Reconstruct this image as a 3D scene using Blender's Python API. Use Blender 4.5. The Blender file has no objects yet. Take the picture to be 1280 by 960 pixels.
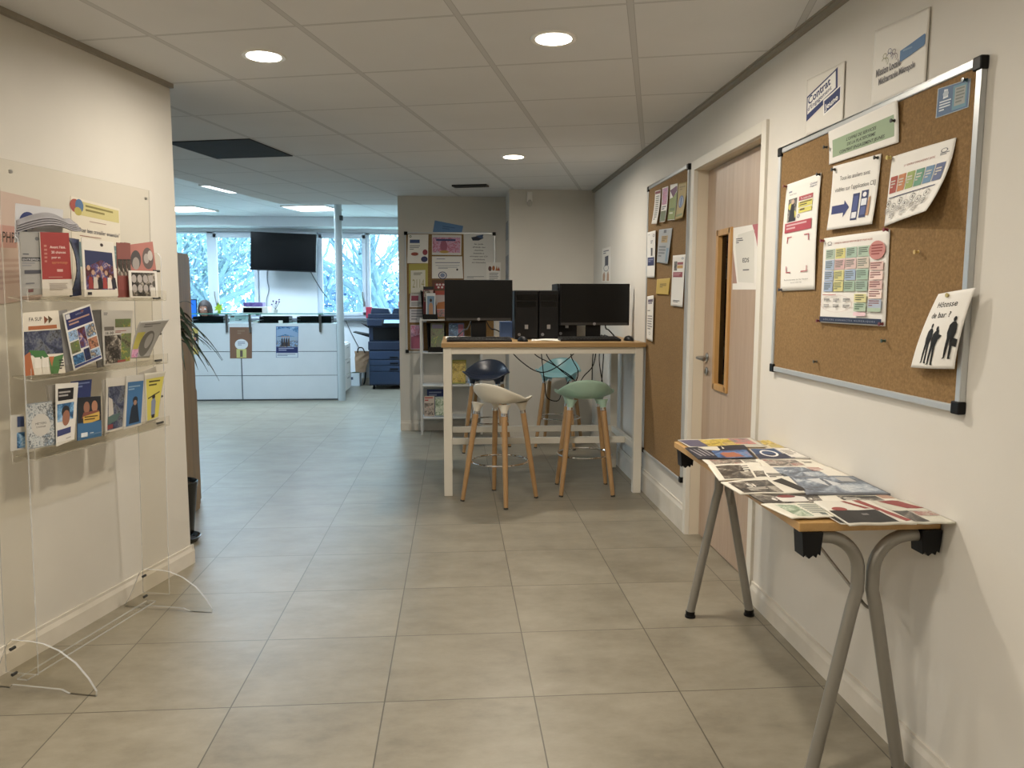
import bpy, bmesh, math, random
from mathutils import Vector as V, Matrix
from mathutils.geometry import tessellate_polygon
random.seed(7)
C = bpy.context.scene.collection
PI = math.pi

# ------------------------------------------------------------------ camera fit and placement from image pixels
# The room was fitted to image pixels: camera, room height, wall lines.  The little
# functions below take an image pixel and cast its line of sight onto a given plane.
F, TH, RO, PSI = 965.348, .1101, .0017, .0738
EYE = 1.32
H = 2.3145            # ceiling height
WX = 1.2952           # right wall
LA, LX = .246, -2.2227  # left wall: direction and offset
def ray(x, y):
    a = (x-640)/F; b = -(y-480)/F
    c, s = math.cos(RO), math.sin(RO); a, b = c*a-s*b, s*a+c*b
    c, s = math.cos(TH), math.sin(TH); d = (a, c+s*b, -s+c*b)
    c, s = math.cos(PSI), math.sin(PSI)
    return V((c*d[0]+s*d[1], -s*d[0]+c*d[1], d[2]))
O = V((0, 0, EYE))
def onZ(x, y, z=0.): d = ray(x, y); return O+d*((z-EYE)/d.z)
def onX(x, y, X=WX): d = ray(x, y); return O+d*(X/d.x)
def onY(x, y, Y): d = ray(x, y); return O+d*(Y/d.y)
cL, sL = math.cos(LA), math.sin(LA)
NL, SL = V((cL, -sL, 0)), V((sL, cL, 0))
def onL(x, y, n=0.): d = ray(x, y); return O+d*((LX+n)/(NL.dot(d)))
def LW(s, n, z): return NL*(LX+n)+SL*s+V((0, 0, z))

# ------------------------------------------------------------------ materials
def lin(h):
    if not isinstance(h, str): return tuple(h)
    h = h.lstrip('#'); o = []
    for i in (0, 2, 4):
        c = int(h[i:i+2], 16)/255
        o.append(c/12.92 if c <= .04045 else ((c+.055)/1.055)**2.4)
    return tuple(o)
_m = {}
def mat(name, col, rough=.5, metal=0., spec=.5, emit=0., coat=0.):
    k = (name, str(col), rough, metal, emit)
    if k in _m: return _m[k]
    m = bpy.data.materials.new(name); m.use_nodes = True
    b = m.node_tree.nodes['Principled BSDF']; c = lin(col)+(1,)
    b.inputs['Base Color'].default_value = c
    b.inputs['Roughness'].default_value = rough
    b.inputs['Metallic'].default_value = metal
    b.inputs['Specular IOR Level'].default_value = spec
    b.inputs['Coat Weight'].default_value = coat
    if emit:
        b.inputs['Emission Color'].default_value = c
        b.inputs['Emission Strength'].default_value = emit
    _m[k] = m; return m
def pm(h):
    c = lin(h); g = .3*c[0]+.55*c[1]+.15*c[2]; f = 1. if min(c) > .55 else .84
    return mat('ink_'+h.strip('#'), tuple((q*.84+g*.16)*f for q in c), .55, 0, .35)
class NT:
    def __init__(s, name):
        s.m = bpy.data.materials.new(name); s.m.use_nodes = True
        s.t = s.m.node_tree; s.b = s.t.nodes['Principled BSDF']
        s.out = s.t.nodes['Material Output']
    def n(s, ty, **kw):
        x = s.t.nodes.new(ty)
        for k, v in kw.items():
            if hasattr(x, k): setattr(x, k, v)
            else: x.inputs[k.replace('_', ' ')].default_value = v
        return x
    def l(s, a, b): s.t.links.new(a, b)
    def math(s, op, a, b=None, c=None):
        x = s.t.nodes.new('ShaderNodeMath'); x.operation = op
        for i, q in enumerate((a, b, c)):
            if q is None: continue
            if isinstance(q, (int, float)): x.inputs[i].default_value = q
            else: s.l(q, x.inputs[i])
        return x.outputs[0]
    def ramp(s, fac, stops, interp='LINEAR'):
        r = s.t.nodes.new('ShaderNodeValToRGB'); e = r.color_ramp; e.interpolation = interp
        while len(e.elements) < len(stops): e.elements.new(.5)
        for el, (p, c) in zip(e.elements, stops): el.position = p; el.color = lin(c)+(1,)
        s.l(fac, r.inputs[0]); return r.outputs[0]
    def mix(s, fac, a, b):
        x = s.t.nodes.new('ShaderNodeMix'); x.data_type = 'RGBA'
        for q, i in ((fac, 0), (a, 6), (b, 7)):
            if isinstance(q, (int, float)): x.inputs[i].default_value = q
            elif isinstance(q, (tuple, str)): x.inputs[i].default_value = lin(q)+(1,)
            else: s.l(q, x.inputs[i])
        return x.outputs[2]
    def bump(s, h, st=.2, d=.01):
        x = s.t.nodes.new('ShaderNodeBump'); x.inputs['Strength'].default_value = st
        x.inputs['Distance'].default_value = d; s.l(h, x.inputs['Height'])
        s.l(x.outputs[0], s.b.inputs['Normal'])
def obj_xyz(k, scale=(1, 1, 1), rot=(0, 0, 0)):
    tc = k.n('ShaderNodeTexCoord'); mp = k.n('ShaderNodeMapping')
    mp.inputs['Scale'].default_value = scale; mp.inputs['Rotation'].default_value = rot
    k.l(tc.outputs['Object'], mp.inputs[0]); return mp.outputs[0]
def noise(k, vec, sc, det=3, ro=.55):
    n = k.n('ShaderNodeTexNoise'); n.inputs['Scale'].default_value = sc
    n.inputs['Detail'].default_value = det; n.inputs['Roughness'].default_value = ro
    k.l(vec, n.inputs['Vector']); return n.outputs[0]
def mottled(name, a, b, sc=3, rough=.8, bump=0., bsc=60, stretch=(1, 1, 1), metal=0., spec=.4):
    k = NT(name); v = obj_xyz(k, stretch)
    f = noise(k, v, sc, 5, .6)
    k.l(k.ramp(f, [(.3, a), (.7, b)]), k.b.inputs['Base Color'])
    k.b.inputs['Roughness'].default_value = rough; k.b.inputs['Metallic'].default_value = metal
    k.b.inputs['Specular IOR Level'].default_value = spec
    if bump: k.bump(noise(k, v, bsc, 3), bump, .004)
    return k.m
def wood(name, a, b, axis=2, rough=.45, sc=1.):
    st = [9, 9, 9]; st[axis] = .5
    k = NT(name); v = obj_xyz(k, [q*sc for q in st])
    f = noise(k, v, 3.2, 6, .65); g = noise(k, v, 22, 3, .5)
    w = k.math('ADD', k.math('MULTIPLY', f, .7), k.math('MULTIPLY', g, .3))
    k.l(k.ramp(w, [(.32, a), (.68, b)]), k.b.inputs['Base Color'])
    k.b.inputs['Roughness'].default_value = rough
    return k.m
def floor_mat():
    k = NT('vinyl_tiles'); tc = k.n('ShaderNodeTexCoord'); sp = k.n('ShaderNodeSeparateXYZ')
    k.l(tc.outputs['Object'], sp.inputs[0])
    qx = k.math('DIVIDE', k.math('ADD', sp.outputs[0], 1.2279+.4946*40), .4946)
    qy = k.math('DIVIDE', k.math('ADD', sp.outputs[1], -2.4357+.4999*40), .4999)
    fx, fy = k.math('FRACT', qx), k.math('FRACT', qy)
    ex = k.math('MINIMUM', fx, k.math('SUBTRACT', 1, fx)); ey = k.math('MINIMUM', fy, k.math('SUBTRACT', 1, fy))
    e = k.math('MINIMUM', ex, ey)
    joint = k.math('LESS_THAN', e, .0042)
    cv = k.n('ShaderNodeCombineXYZ'); k.l(k.math('FLOOR', qx), cv.inputs[0]); k.l(k.math('FLOOR', qy), cv.inputs[1])
    wn = k.n('ShaderNodeTexWhiteNoise'); k.l(cv.outputs[0], wn.inputs['Vector'])
    off = k.n('ShaderNodeVectorMath', operation='MULTIPLY_ADD'); k.l(wn.outputs['Color'], off.inputs[0])
    off.inputs[1].default_value = (7, 7, 7); k.l(tc.outputs['Object'], off.inputs[2])
    st = k.n('ShaderNodeMapping'); st.inputs['Scale'].default_value = (1, 1.7, 1); k.l(off.outputs[0], st.inputs[0])
    a = noise(k, st.outputs[0], 3.2, 8, .68); b = noise(k, st.outputs[0], 13, 5, .7)
    f = k.math('ADD', k.math('MULTIPLY', a, .7), k.math('MULTIPLY', b, .3))
    col = k.ramp(f, [(.25, '#645d4e'), (.5, '#817a6a'), (.75, '#958e7e')])
    tone = k.math('ADD', .95, k.math('MULTIPLY', wn.outputs['Value'], .1))
    hs = k.n('ShaderNodeHueSaturation'); k.l(tone, hs.inputs['Value']); k.l(col, hs.inputs['Color'])
    k.l(k.mix(joint, hs.outputs[0], '#4a4539'), k.b.inputs['Base Color'])
    k.l(k.math('ADD', .27, k.math('MULTIPLY', b, .22)), k.b.inputs['Roughness'])
    k.b.inputs['Specular IOR Level'].default_value = .5
    k.bump(k.math('SUBTRACT', k.math('MULTIPLY', b, .25), joint), .12, .002)
    return k.m
GA = .258; U0, UD, W0, WD = -1.9185, .6026, 2.7707, .6046
cG, sG = math.cos(GA), math.sin(GA)
def grid(u, w, z=H): return V((cG*u+sG*w, -sG*u+cG*w, z))   # ceiling grid coordinates
def ceil_mat(name, base, bar):
    k = NT(name); tc = k.n('ShaderNodeTexCoord'); sp = k.n('ShaderNodeSeparateXYZ')
    k.l(tc.outputs['Object'], sp.inputs[0]); x, y = sp.outputs[0], sp.outputs[1]
    u = k.math('SUBTRACT', k.math('MULTIPLY', x, cG), k.math('MULTIPLY', y, sG))
    w = k.math('ADD', k.math('MULTIPLY', x, sG), k.math('MULTIPLY', y, cG))
    def edge(q, o, d, sh):
        f = k.math('FRACT', k.math('ADD', k.math('DIVIDE', k.math('SUBTRACT', q, o), d), 60))
        return k.math('MINIMUM', f, k.math('SUBTRACT', 1, f))
    eu, ew = edge(u, U0, UD, 0), edge(w, W0, WD, 0)
    wide = k.math('LESS_THAN', eu, .017); thin = k.math('LESS_THAN', ew, .0075)
    dark = k.math('LESS_THAN', k.math('MINIMUM', k.math('SUBTRACT', eu, .003), k.math('ADD', ew, .0065)), .0185)
    f = noise(k, tc.outputs['Object'], 2.2, 4); g = noise(k, tc.outputs['Object'], 160, 2)
    c0 = k.ramp(f, [(.3, base), (.7, tuple(q*1.06 for q in lin(base)))])
    c1 = k.mix(dark, c0, tuple(q*.62 for q in lin(base)))
    c2 = k.mix(k.math('MAXIMUM', wide, thin), c1, bar)
    k.l(c2, k.b.inputs['Base Color']); k.b.inputs['Roughness'].default_value = .85
    k.b.inputs['Specular IOR Level'].default_value = .2
    k.bump(k.math('ADD', k.math('MULTIPLY', g, .15), k.math('MAXIMUM', wide, thin)), .25, .003)
    return k.m
def wall_mat(name, a, b):
    k = NT(name); v = obj_xyz(k)
    f = noise(k, v, 1.3, 5, .6)
    k.l(k.ramp(f, [(.3, a), (.7, b)]), k.b.inputs['Base Color'])
    k.b.inputs['Roughness'].default_value = .62; k.b.inputs['Specular IOR Level'].default_value = .3
    k.bump(noise(k, v, 90, 3), .06, .003)
    return k.m
def cork_mat():
    k = NT('cork'); v = obj_xyz(k)
    f = noise(k, v, 120, 6, .75); g = noise(k, v, 2, 2)
    q = k.math('ADD', k.math('MULTIPLY', f, .85), k.math('MULTIPLY', g, .15))
    k.l(k.ramp(q, [(.3, '#644c2b'), (.5, '#80623a'), (.72, '#98794d')]), k.b.inputs['Base Color'])
    k.b.inputs['Roughness'].default_value = .9; k.bump(f, .2, .002); return k.m
def clear_mat(name, tint, refl, rough=.02):
    """thin clear sheet: see-through with a Fresnel reflection"""
    k = NT(name); k.t.nodes.remove(k.b)
    tr = k.n('ShaderNodeBsdfTransparent'); tr.inputs[0].default_value = lin(tint)+(1,)
    gl = k.n('ShaderNodeBsdfGlossy'); gl.inputs['Roughness'].default_value = rough
    lw = k.n('ShaderNodeLayerWeight'); lw.inputs['Blend'].default_value = refl
    mx = k.n('ShaderNodeMixShader'); k.l(k.math('MULTIPLY', lw.outputs['Fresnel'], .55), mx.inputs[0])
    k.l(tr.outputs[0], mx.inputs[1]); k.l(gl.outputs[0], mx.inputs[2]); k.l(mx.outputs[0], k.out.inputs[0])
    return k.m
def edge_mat(name, col, op):
    k = NT(name); k.b.inputs['Base Color'].default_value = lin(col)+(1,)
    k.b.inputs['Alpha'].default_value = op; k.b.inputs['Roughness'].default_value = .2
    return k.m
_ph = {}
PAL = {
 'people': ['#1b1a20', '#5a2320', '#3a4a86', '#c9a48c', '#8a2f2c'],
 'bw': ['#161412', '#2d2925', '#6a635a', '#b5ad9f', '#1f1c19'],
 'crowd': ['#1d2431', '#39405a', '#6a6f78', '#2a2522', '#3d5a8a'],
 'bwred': ['#231f1e', '#6d6259', '#b8ada0', '#8a3a34', '#e0d8ca'],
 'pink': ['#3a2e30', '#8c8482', '#c6756e', '#b06a66', '#d7cdc6'],
 'blue': ['#14263c', '#2c5b86', '#6f9cc4', '#b9cfe2', '#27405e'],
 'bluegrey': ['#2a2f3a', '#5d6878', '#8e9aa8', '#c5c9cc', '#3c4452'],
 'navyart': ['#1a2138', '#2a4d86', '#4f86b8', '#b8623a', '#1c1c2c'],
 'yellow': ['#3a3420', '#b59a3c', '#d6bf62', '#8a6a5a', '#e0d5a0'],
 'green': ['#41563c', '#8fa588', '#cfd6c4', '#6d8a72', '#e6e4d4'],
 'darkblue': ['#10131f', '#1c2440', '#272f55', '#151a2c', '#0d0f18'],
 'flowers': ['#7a4d86', '#d8a8c6', '#b34a68', '#c7d6ea', '#4f6fae'],
 'city': ['#5e86b8', '#9cb8d8', '#2a2c34', '#c7b49c', '#2f4b86'],
 'film': ['#2c2a20', '#6a6a4a', '#4c6a3c', '#a8984a', '#1e1c18'],
 'collage': ['#5a6c78', '#c9cccb', '#2f3a46', '#a3b4c2', '#e2e0da'],
 'skin': ['#3a2a26', '#b07a5e', '#8a5340', '#4a6a8c', '#d8a888'],
}
def photo(p, sc=14):
    k_ = (p, sc)
    if k_ in _ph: return _ph[k_]
    k = NT('photo_print_'+p); v = obj_xyz(k)
    a = noise(k, v, sc*1.7, 9, .72); b = noise(k, v, sc*5, 4, .6); g = noise(k, v, sc*.55, 2, .5)
    f = k.math('ADD', k.math('ADD', k.math('MULTIPLY', a, .5), k.math('MULTIPLY', b, .25)), k.math('MULTIPLY', g, .3))
    c = PAL[p]
    k.l(k.ramp(f, [(.42, c[0]), (.5, c[1]), (.56, c[2]), (.62, c[3]), (.7, c[4])]), k.b.inputs['Base Color'])
    k.b.inputs['Roughness'].default_value = .4
    _ph[k_] = k.m; return k.m

# ------------------------------------------------------------------ mesh building
ORG = {}
class MB:
    def __init__(s): s.v = []; s.f = []; s.m = []; s.sm = []
    def add(s, vs, fs, m=0, sm=False):
        o = len(s.v); s.v += [V(q) for q in vs]
        for f in fs: s.f.append([o+i for i in f]); s.m.append(m); s.sm.append(sm)
    def box(s, a, b, m=0):
        (x0, y0, z0), (x1, y1, z1) = a, b
        x0, x1 = sorted((x0, x1)); y0, y1 = sorted((y0, y1)); z0, z1 = sorted((z0, z1))
        vs = [(x0, y0, z0), (x1, y0, z0), (x1, y1, z0), (x0, y1, z0), (x0, y0, z1), (x1, y0, z1), (x1, y1, z1), (x0, y1, z1)]
        s.add(vs, [(0, 3, 2, 1), (4, 5, 6, 7), (0, 1, 5, 4), (1, 2, 6, 5), (2, 3, 7, 6), (3, 0, 4, 7)], m); return s
    def obox(s, c, ax, ay, az, hx, hy, hz, m=0, me=None):
        c = V(c); ax, ay, az = V(ax).normalized(), V(ay).normalized(), V(az).normalized()
        vs = [c+ax*(hx*i)+ay*(hy*j)+az*(hz*k) for k in (-1, 1) for i, j in ((-1, -1), (1, -1), (1, 1), (-1, 1))]
        fs = [(0, 3, 2, 1), (4, 5, 6, 7), (0, 1, 5, 4), (1, 2, 6, 5), (2, 3, 7, 6), (3, 0, 4, 7)]
        if me is None: s.add(vs, fs, m)
        else:  # thin axis = ay : faces 2,4 are the sheet, the rest the cut edge
            s.add(vs, [fs[2], fs[4]], m); s.add(vs, [fs[0], fs[1], fs[3], fs[5]], me)
        return s
    def tube(s, pts, r, seg=10, m=0, caps=True, closed=False):
        pts = [V(p) for p in pts]; n = len(pts); rs = r if isinstance(r, (list, tuple)) else [r]*n
        up = None; rings = []
        for i, p in enumerate(pts):
            if closed: t = pts[(i+1) % n]-pts[i-1]
            else: t = pts[min(i+1, n-1)]-pts[max(i-1, 0)]
            if t.length < 1e-9: t = V((0, 0, 1))
            t.normalize()
            if up is None:
                up = V((0, 0, 1)) if abs(t.z) < .9 else V((1, 0, 0))
            a = up-t*up.dot(t)
            if a.length < 1e-6: a = V((1, 0, 0))-t*t.x
            a.normalize(); b = t.cross(a); up = a
            rings.append([p+(a*math.cos(2*PI*k/seg)+b*math.sin(2*PI*k/seg))*rs[i] for k in range(seg)])
        vs = [q for R in rings for q in R]; fs = []
        for i in range(n if closed else n-1):
            j = (i+1) % n
            for k in range(seg): fs.append((i*seg+k, i*seg+(k+1) % seg, j*seg+(k+1) % seg, j*seg+k))
        if caps and not closed: fs += [tuple(reversed(range(seg))), tuple((n-1)*seg+k for k in range(seg))]
        s.add(vs, fs, m, True); return s
    def lathe(s, prof, c=(0, 0, 0), seg=28, m=0, sm=True):
        c = V(c); vs = []; fs = []; n = len(prof)
        for r, z in prof:
            for k in range(seg): vs.append(c+V((r*math.cos(2*PI*k/seg), r*math.sin(2*PI*k/seg), z)))
        for i in range(n-1):
            for k in range(seg): fs.append((i*seg+k, i*seg+(k+1) % seg, (i+1)*seg+(k+1) % seg, (i+1)*seg+k))
        if prof[0][0] > 1e-5: fs.append(tuple(reversed(range(seg))))
        if prof[-1][0] > 1e-5: fs.append(tuple((n-1)*seg+k for k in range(seg)))
        s.add(vs, fs, m, sm); return s
    def prism(s, poly, d, m=0, me=None):
        """poly: 3D points; extruded by vector d"""
        n = len(poly); p = [V(q) for q in poly]; d = V(d)
        vs = p+[q+d for q in p]
        s.add(vs, [tuple(range(n)), tuple(reversed(range(n, 2*n)))], m)
        s.add(vs, [(i, i+n, (i+1) % n+n, (i+1) % n) for i in range(n)], m if me is None else me); return s
    def ball(s, c, rx, ry, rz, seg=14, ring=9, m=0, z0=-1., fn=None):
        c = V(c); vs = []; fs = []
        for i in range(ring+1):
            t = math.asin(z0)+(PI/2-math.asin(z0))*i/ring
            for k in range(seg):
                q = V((math.cos(t)*math.cos(2*PI*k/seg), math.cos(t)*math.sin(2*PI*k/seg), math.sin(t)))
                if fn: q = fn(q)
                vs.append(c+V((q.x*rx, q.y*ry, q.z*rz)))
        for i in range(ring):
            for k in range(seg): fs.append((i*seg+k, i*seg+(k+1) % seg, (i+1)*seg+(k+1) % seg, (i+1)*seg+k))
        fs.append(tuple(reversed(range(seg))))
        s.add(vs, fs, m, True); return s
    def build(s, name, mats, parent=None, local=False, bevel=0., seg=2, solid=0., subsurf=0, angle=35):
        if not isinstance(mats, (list, tuple)): mats = [mats]
        if parent is not None: org = V((0, 0, 0)) if local else ORG[parent.name]
        else:
            lo = V([min(q[i] for q in s.v) for i in range(3)]); hi = V([max(q[i] for q in s.v) for i in range(3)])
            org = V(((lo.x+hi.x)/2, (lo.y+hi.y)/2, lo.z))
            if name in ('floor', 'ceiling'): org = V((0, 0, 0))
        me = bpy.data.meshes.new(name); me.from_pydata([q-org for q in s.v], [], s.f)
        for m in mats: me.materials.append(m)
        me.polygons.foreach_set('material_index', s.m); me.polygons.foreach_set('use_smooth', s.sm)
        bm = bmesh.new(); bm.from_mesh(me); bmesh.ops.remove_doubles(bm, verts=bm.verts, dist=1e-6)
        bmesh.ops.recalc_face_normals(bm, faces=bm.faces); bm.to_mesh(me); bm.free()
        me.update()
        if any(s.sm): me.set_sharp_from_angle(angle=math.radians(angle))
        o = bpy.data.objects.new(name, me); C.objects.link(o)
        if parent is not None: o.parent = parent
        else: o.location = org
        ORG[o.name] = org
        if solid:
            q = o.modifiers.new('Solidify', 'SOLIDIFY'); q.thickness = solid; q.offset = 0
        if subsurf:
            q = o.modifiers.new('Subsurf', 'SUBSURF'); q.levels = q.render_levels = subsurf
        if bevel:
            q = o.modifiers.new('Bevel', 'BEVEL'); q.width = bevel; q.segments = seg; q.limit_method = 'ANGLE'
        return o
def thing(name, label, cat, loc=(0, 0, 0), rz=0., group=None):
    o = bpy.data.objects.new(name, None); C.objects.link(o); o.empty_display_size = .1
    o.location = loc; o.rotation_euler = (0, 0, rz); ORG[o.name] = V(loc)
    o['label'] = label; o['category'] = cat
    if group: o['group'] = group
    return o
def tag(o, label, cat, group=None, kind=None):
    o['label'] = label; o['category'] = cat
    if group: o['group'] = group
    if kind: o['kind'] = kind
    return o
def struct(o): o['kind'] = 'structure'; return o
def copy_tree(o, parent=None):
    c = o.copy(); C.objects.link(c)
    if parent is not None: c.parent = parent
    for ch in list(o.children): copy_tree(ch, c)
    return c

# ------------------------------------------------------------------ printed sheets
_tx = {}
def text_mesh(body, bold=0., shear=0.):
    k = (body, bold, shear)
    if k in _tx: return _tx[k]
    cu = bpy.data.curves.new('lettering', 'FONT'); cu.body = body; cu.size = 1; cu.offset = bold; cu.shear = shear
    cu.resolution_u = 3
    ob = bpy.data.objects.new('lettering', cu); C.objects.link(ob)
    bpy.context.view_layer.update()
    ev = ob.evaluated_get(bpy.context.evaluated_depsgraph_get()); me = ev.to_mesh()
    vs = [tuple(v.co) for v in me.vertices]; fs = [tuple(p.vertices) for p in me.polygons]
    ev.to_mesh_clear(); bpy.data.objects.remove(ob); bpy.data.curves.remove(cu)
    _tx[k] = (vs, fs); return _tx[k]
WHITE = '#e9e6df'
def paper(name, label, cat, Q, items=(), base=WHITE, group=None, thick=.0012, bend=None, parent=None, out=0.):
    """Q: TL, TR, BR, BL as one reads the sheet.  items are drawn in 0..1 sheet units, y down."""
    TL, TR, BR, BL = [V(q) for q in Q]
    n = (TR-TL).cross(TL-BL).normalized()
    W = ((TR-TL).length+(BR-BL).length)/2; Hh = ((BL-TL).length+(BR-TR).length)/2
    def P(u, v, o=0.):
        p = (TL*(1-u)+TR*u)*(1-v)+(BL*(1-u)+BR*u)*v
        return p+n*(o+out+(bend(u, v) if bend else 0.))
    mb = MB(); mats = []; idx = {}
    def mi(m):
        if m.name not in idx: idx[m.name] = len(mats); mats.append(m)
        return idx[m.name]
    def col(c): return mi(c if not isinstance(c, str) else pm(c))
    N = 20 if bend else 1
    vs = [P(i/N, j/N, thick) for j in range(N+1) for i in range(N+1)]+[P(i/N, j/N, 0) for j in range(N+1) for i in range(N+1)]
    K = (N+1)**2; id_ = lambda i, j, b=0: b*K+j*(N+1)+i
    fs = []
    for j in range(N):
        for i in range(N):
            fs.append((id_(i, j+1), id_(i+1, j+1), id_(i+1, j), id_(i, j)))
            fs.append((id_(i, j, 1), id_(i+1, j, 1), id_(i+1, j+1, 1), id_(i, j+1, 1)))
    for i in range(N):
        fs += [(id_(i, 0), id_(i+1, 0), id_(i+1, 0, 1), id_(i, 0, 1)), (id_(i+1, N), id_(i, N), id_(i, N, 1), id_(i+1, N, 1)),
               (id_(0, i+1), id_(0, i), id_(0, i, 1), id_(0, i+1, 1)), (id_(N, i), id_(N, i+1), id_(N, i+1, 1), id_(N, i, 1))]
    mb.add(vs, fs, col(base), bool(bend))
    z = [thick+(.0003 if bend else 0)]
    def lay(): z[0] += .00012; return z[0]
    def rect(x0, y0, x1, y1, m, o):
        k = 8 if bend else 1
        for j in range(k):
            for i in range(k):
                a, b = x0+(x1-x0)*i/k, x0+(x1-x0)*(i+1)/k; c, d = y0+(y1-y0)*j/k, y0+(y1-y0)*(j+1)/k
                mb.add([P(a, d, o), P(b, d, o), P(b, c, o), P(a, c, o)], [(0, 1, 2, 3)], m)
    def poly(pts, m, o):
        if not bend: mb.add([P(u, v, o) for u, v in pts], [tuple(range(len(pts)))], m); return
        tris = [[pts[i] for i in t] for t in tessellate_polygon([[V((u, v, 0)) for u, v in pts]])]
        st = [[tuple(q) for q in t] for t in tris]
        while st:
            t = st.pop(); e = [math.dist(t[i], t[(i+1) % 3]) for i in range(3)]; i = e.index(max(e))
            if e[i] < .09:
                a = (t[1][0]-t[0][0])*(t[2][1]-t[0][1])-(t[1][1]-t[0][1])*(t[2][0]-t[0][0])
                if a > 0: t = t[::-1]
                mb.add([P(u, v, o) for u, v in t], [(0, 1, 2)], m)
            else:
                a, b, c = t[i], t[(i+1) % 3], t[(i+2) % 3]; mdl = ((a[0]+b[0])/2, (a[1]+b[1])/2); st += [[a, mdl, c], [mdl, b, c]]
    for it in items:
        t = it[0]; o = lay()
        if t == 'r': rect(*it[1:5], col(it[5]), o)
        elif t == 'ph': rect(*it[1:5], mi(photo(it[5], it[6] if len(it) > 6 else 14)), o)
        elif t == 'p': poly(it[1], col(it[2]), o)
        elif t == 'c':
            k = 22; poly([(it[1]+it[3]*math.cos(2*PI*i/k), it[2]-it[4]*math.sin(2*PI*i/k)) for i in range(k)], col(it[5]), o)
        elif t == 'ring':
            k = 28; rx, ry, w = it[3], it[4], it[5]; a0, a1 = (it[7], it[8]) if len(it) > 7 else (0, 2*PI)
            vs = []
            for i in range(k+1):
                q = a0+(a1-a0)*i/k
                vs += [P(it[1]+rx*math.cos(q), it[2]-ry*math.sin(q), o), P(it[1]+(rx-w)*math.cos(q), it[2]-(ry-w*ry/rx)*math.sin(q), o)]
            mb.add(vs, [(2*i, 2*i+2, 2*i+3, 2*i+1) for i in range(k)], col(it[6]))
        elif t == 'l':
            x0, y0, x1, y1, k, c = it[1:7]; rnd = random.Random(hash((x0, y0, k)) % 9999); m = col(c)
            h = (y1-y0)/k
            for i in range(k):
                e = x1 if i < k-1 else x0+(x1-x0)*rnd.uniform(.4, .8); e -= (x1-x0)*rnd.uniform(0, .12)
                rect(x0, y0+h*i, e, y0+h*(i+.5), m, o)
        elif t == 't':
            x, y, sz, body, c = it[1:6]; al = it[6] if len(it) > 6 else 'l'; mw = it[7] if len(it) > 7 else 0
            bold = it[8] if len(it) > 8 else 0; sh = it[9] if len(it) > 9 else 0; rot = it[10] if len(it) > 10 else 0
            tv, tf = text_mesh(body, bold, sh)
            if not tv: continue
            w = max(q[0] for q in tv); s_ = sz*Hh*1.35; sx = s_
            if mw: sx = mw*W/w
            x0 = {'l': 0, 'c': -w*sx/2, 'r': -w*sx}[al]
            ca, sa = math.cos(rot), math.sin(rot)
            vs = []
            for q in tv:
                a, b = x0+q[0]*sx, q[1]*s_
                a, b = a*ca-b*sa, a*sa+b*ca
                vs.append(P(x+a/W, y-b/Hh, o))
            mb.add(vs, tf, col(c))
    me_name = name
    o = bpy.data.meshes.new(me_name)
    org = (TL+TR+BR+BL)/4
    if parent is not None: org = ORG[parent.name]
    o.from_pydata([q-org for q in mb.v], [], mb.f)
    for m in mats: o.materials.append(m)
    o.polygons.foreach_set('material_index', mb.m); o.polygons.foreach_set('use_smooth', mb.sm); o.update()
    ob = bpy.data.objects.new(name, o); C.objects.link(ob); ORG[ob.name] = org
    if parent is not None: ob.parent = parent
    else: ob.location = org
    if label: tag(ob, label, cat, group)
    return ob
def quad(fn, *px, **k): return [fn(x, y, **k) for x, y in px]

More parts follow.
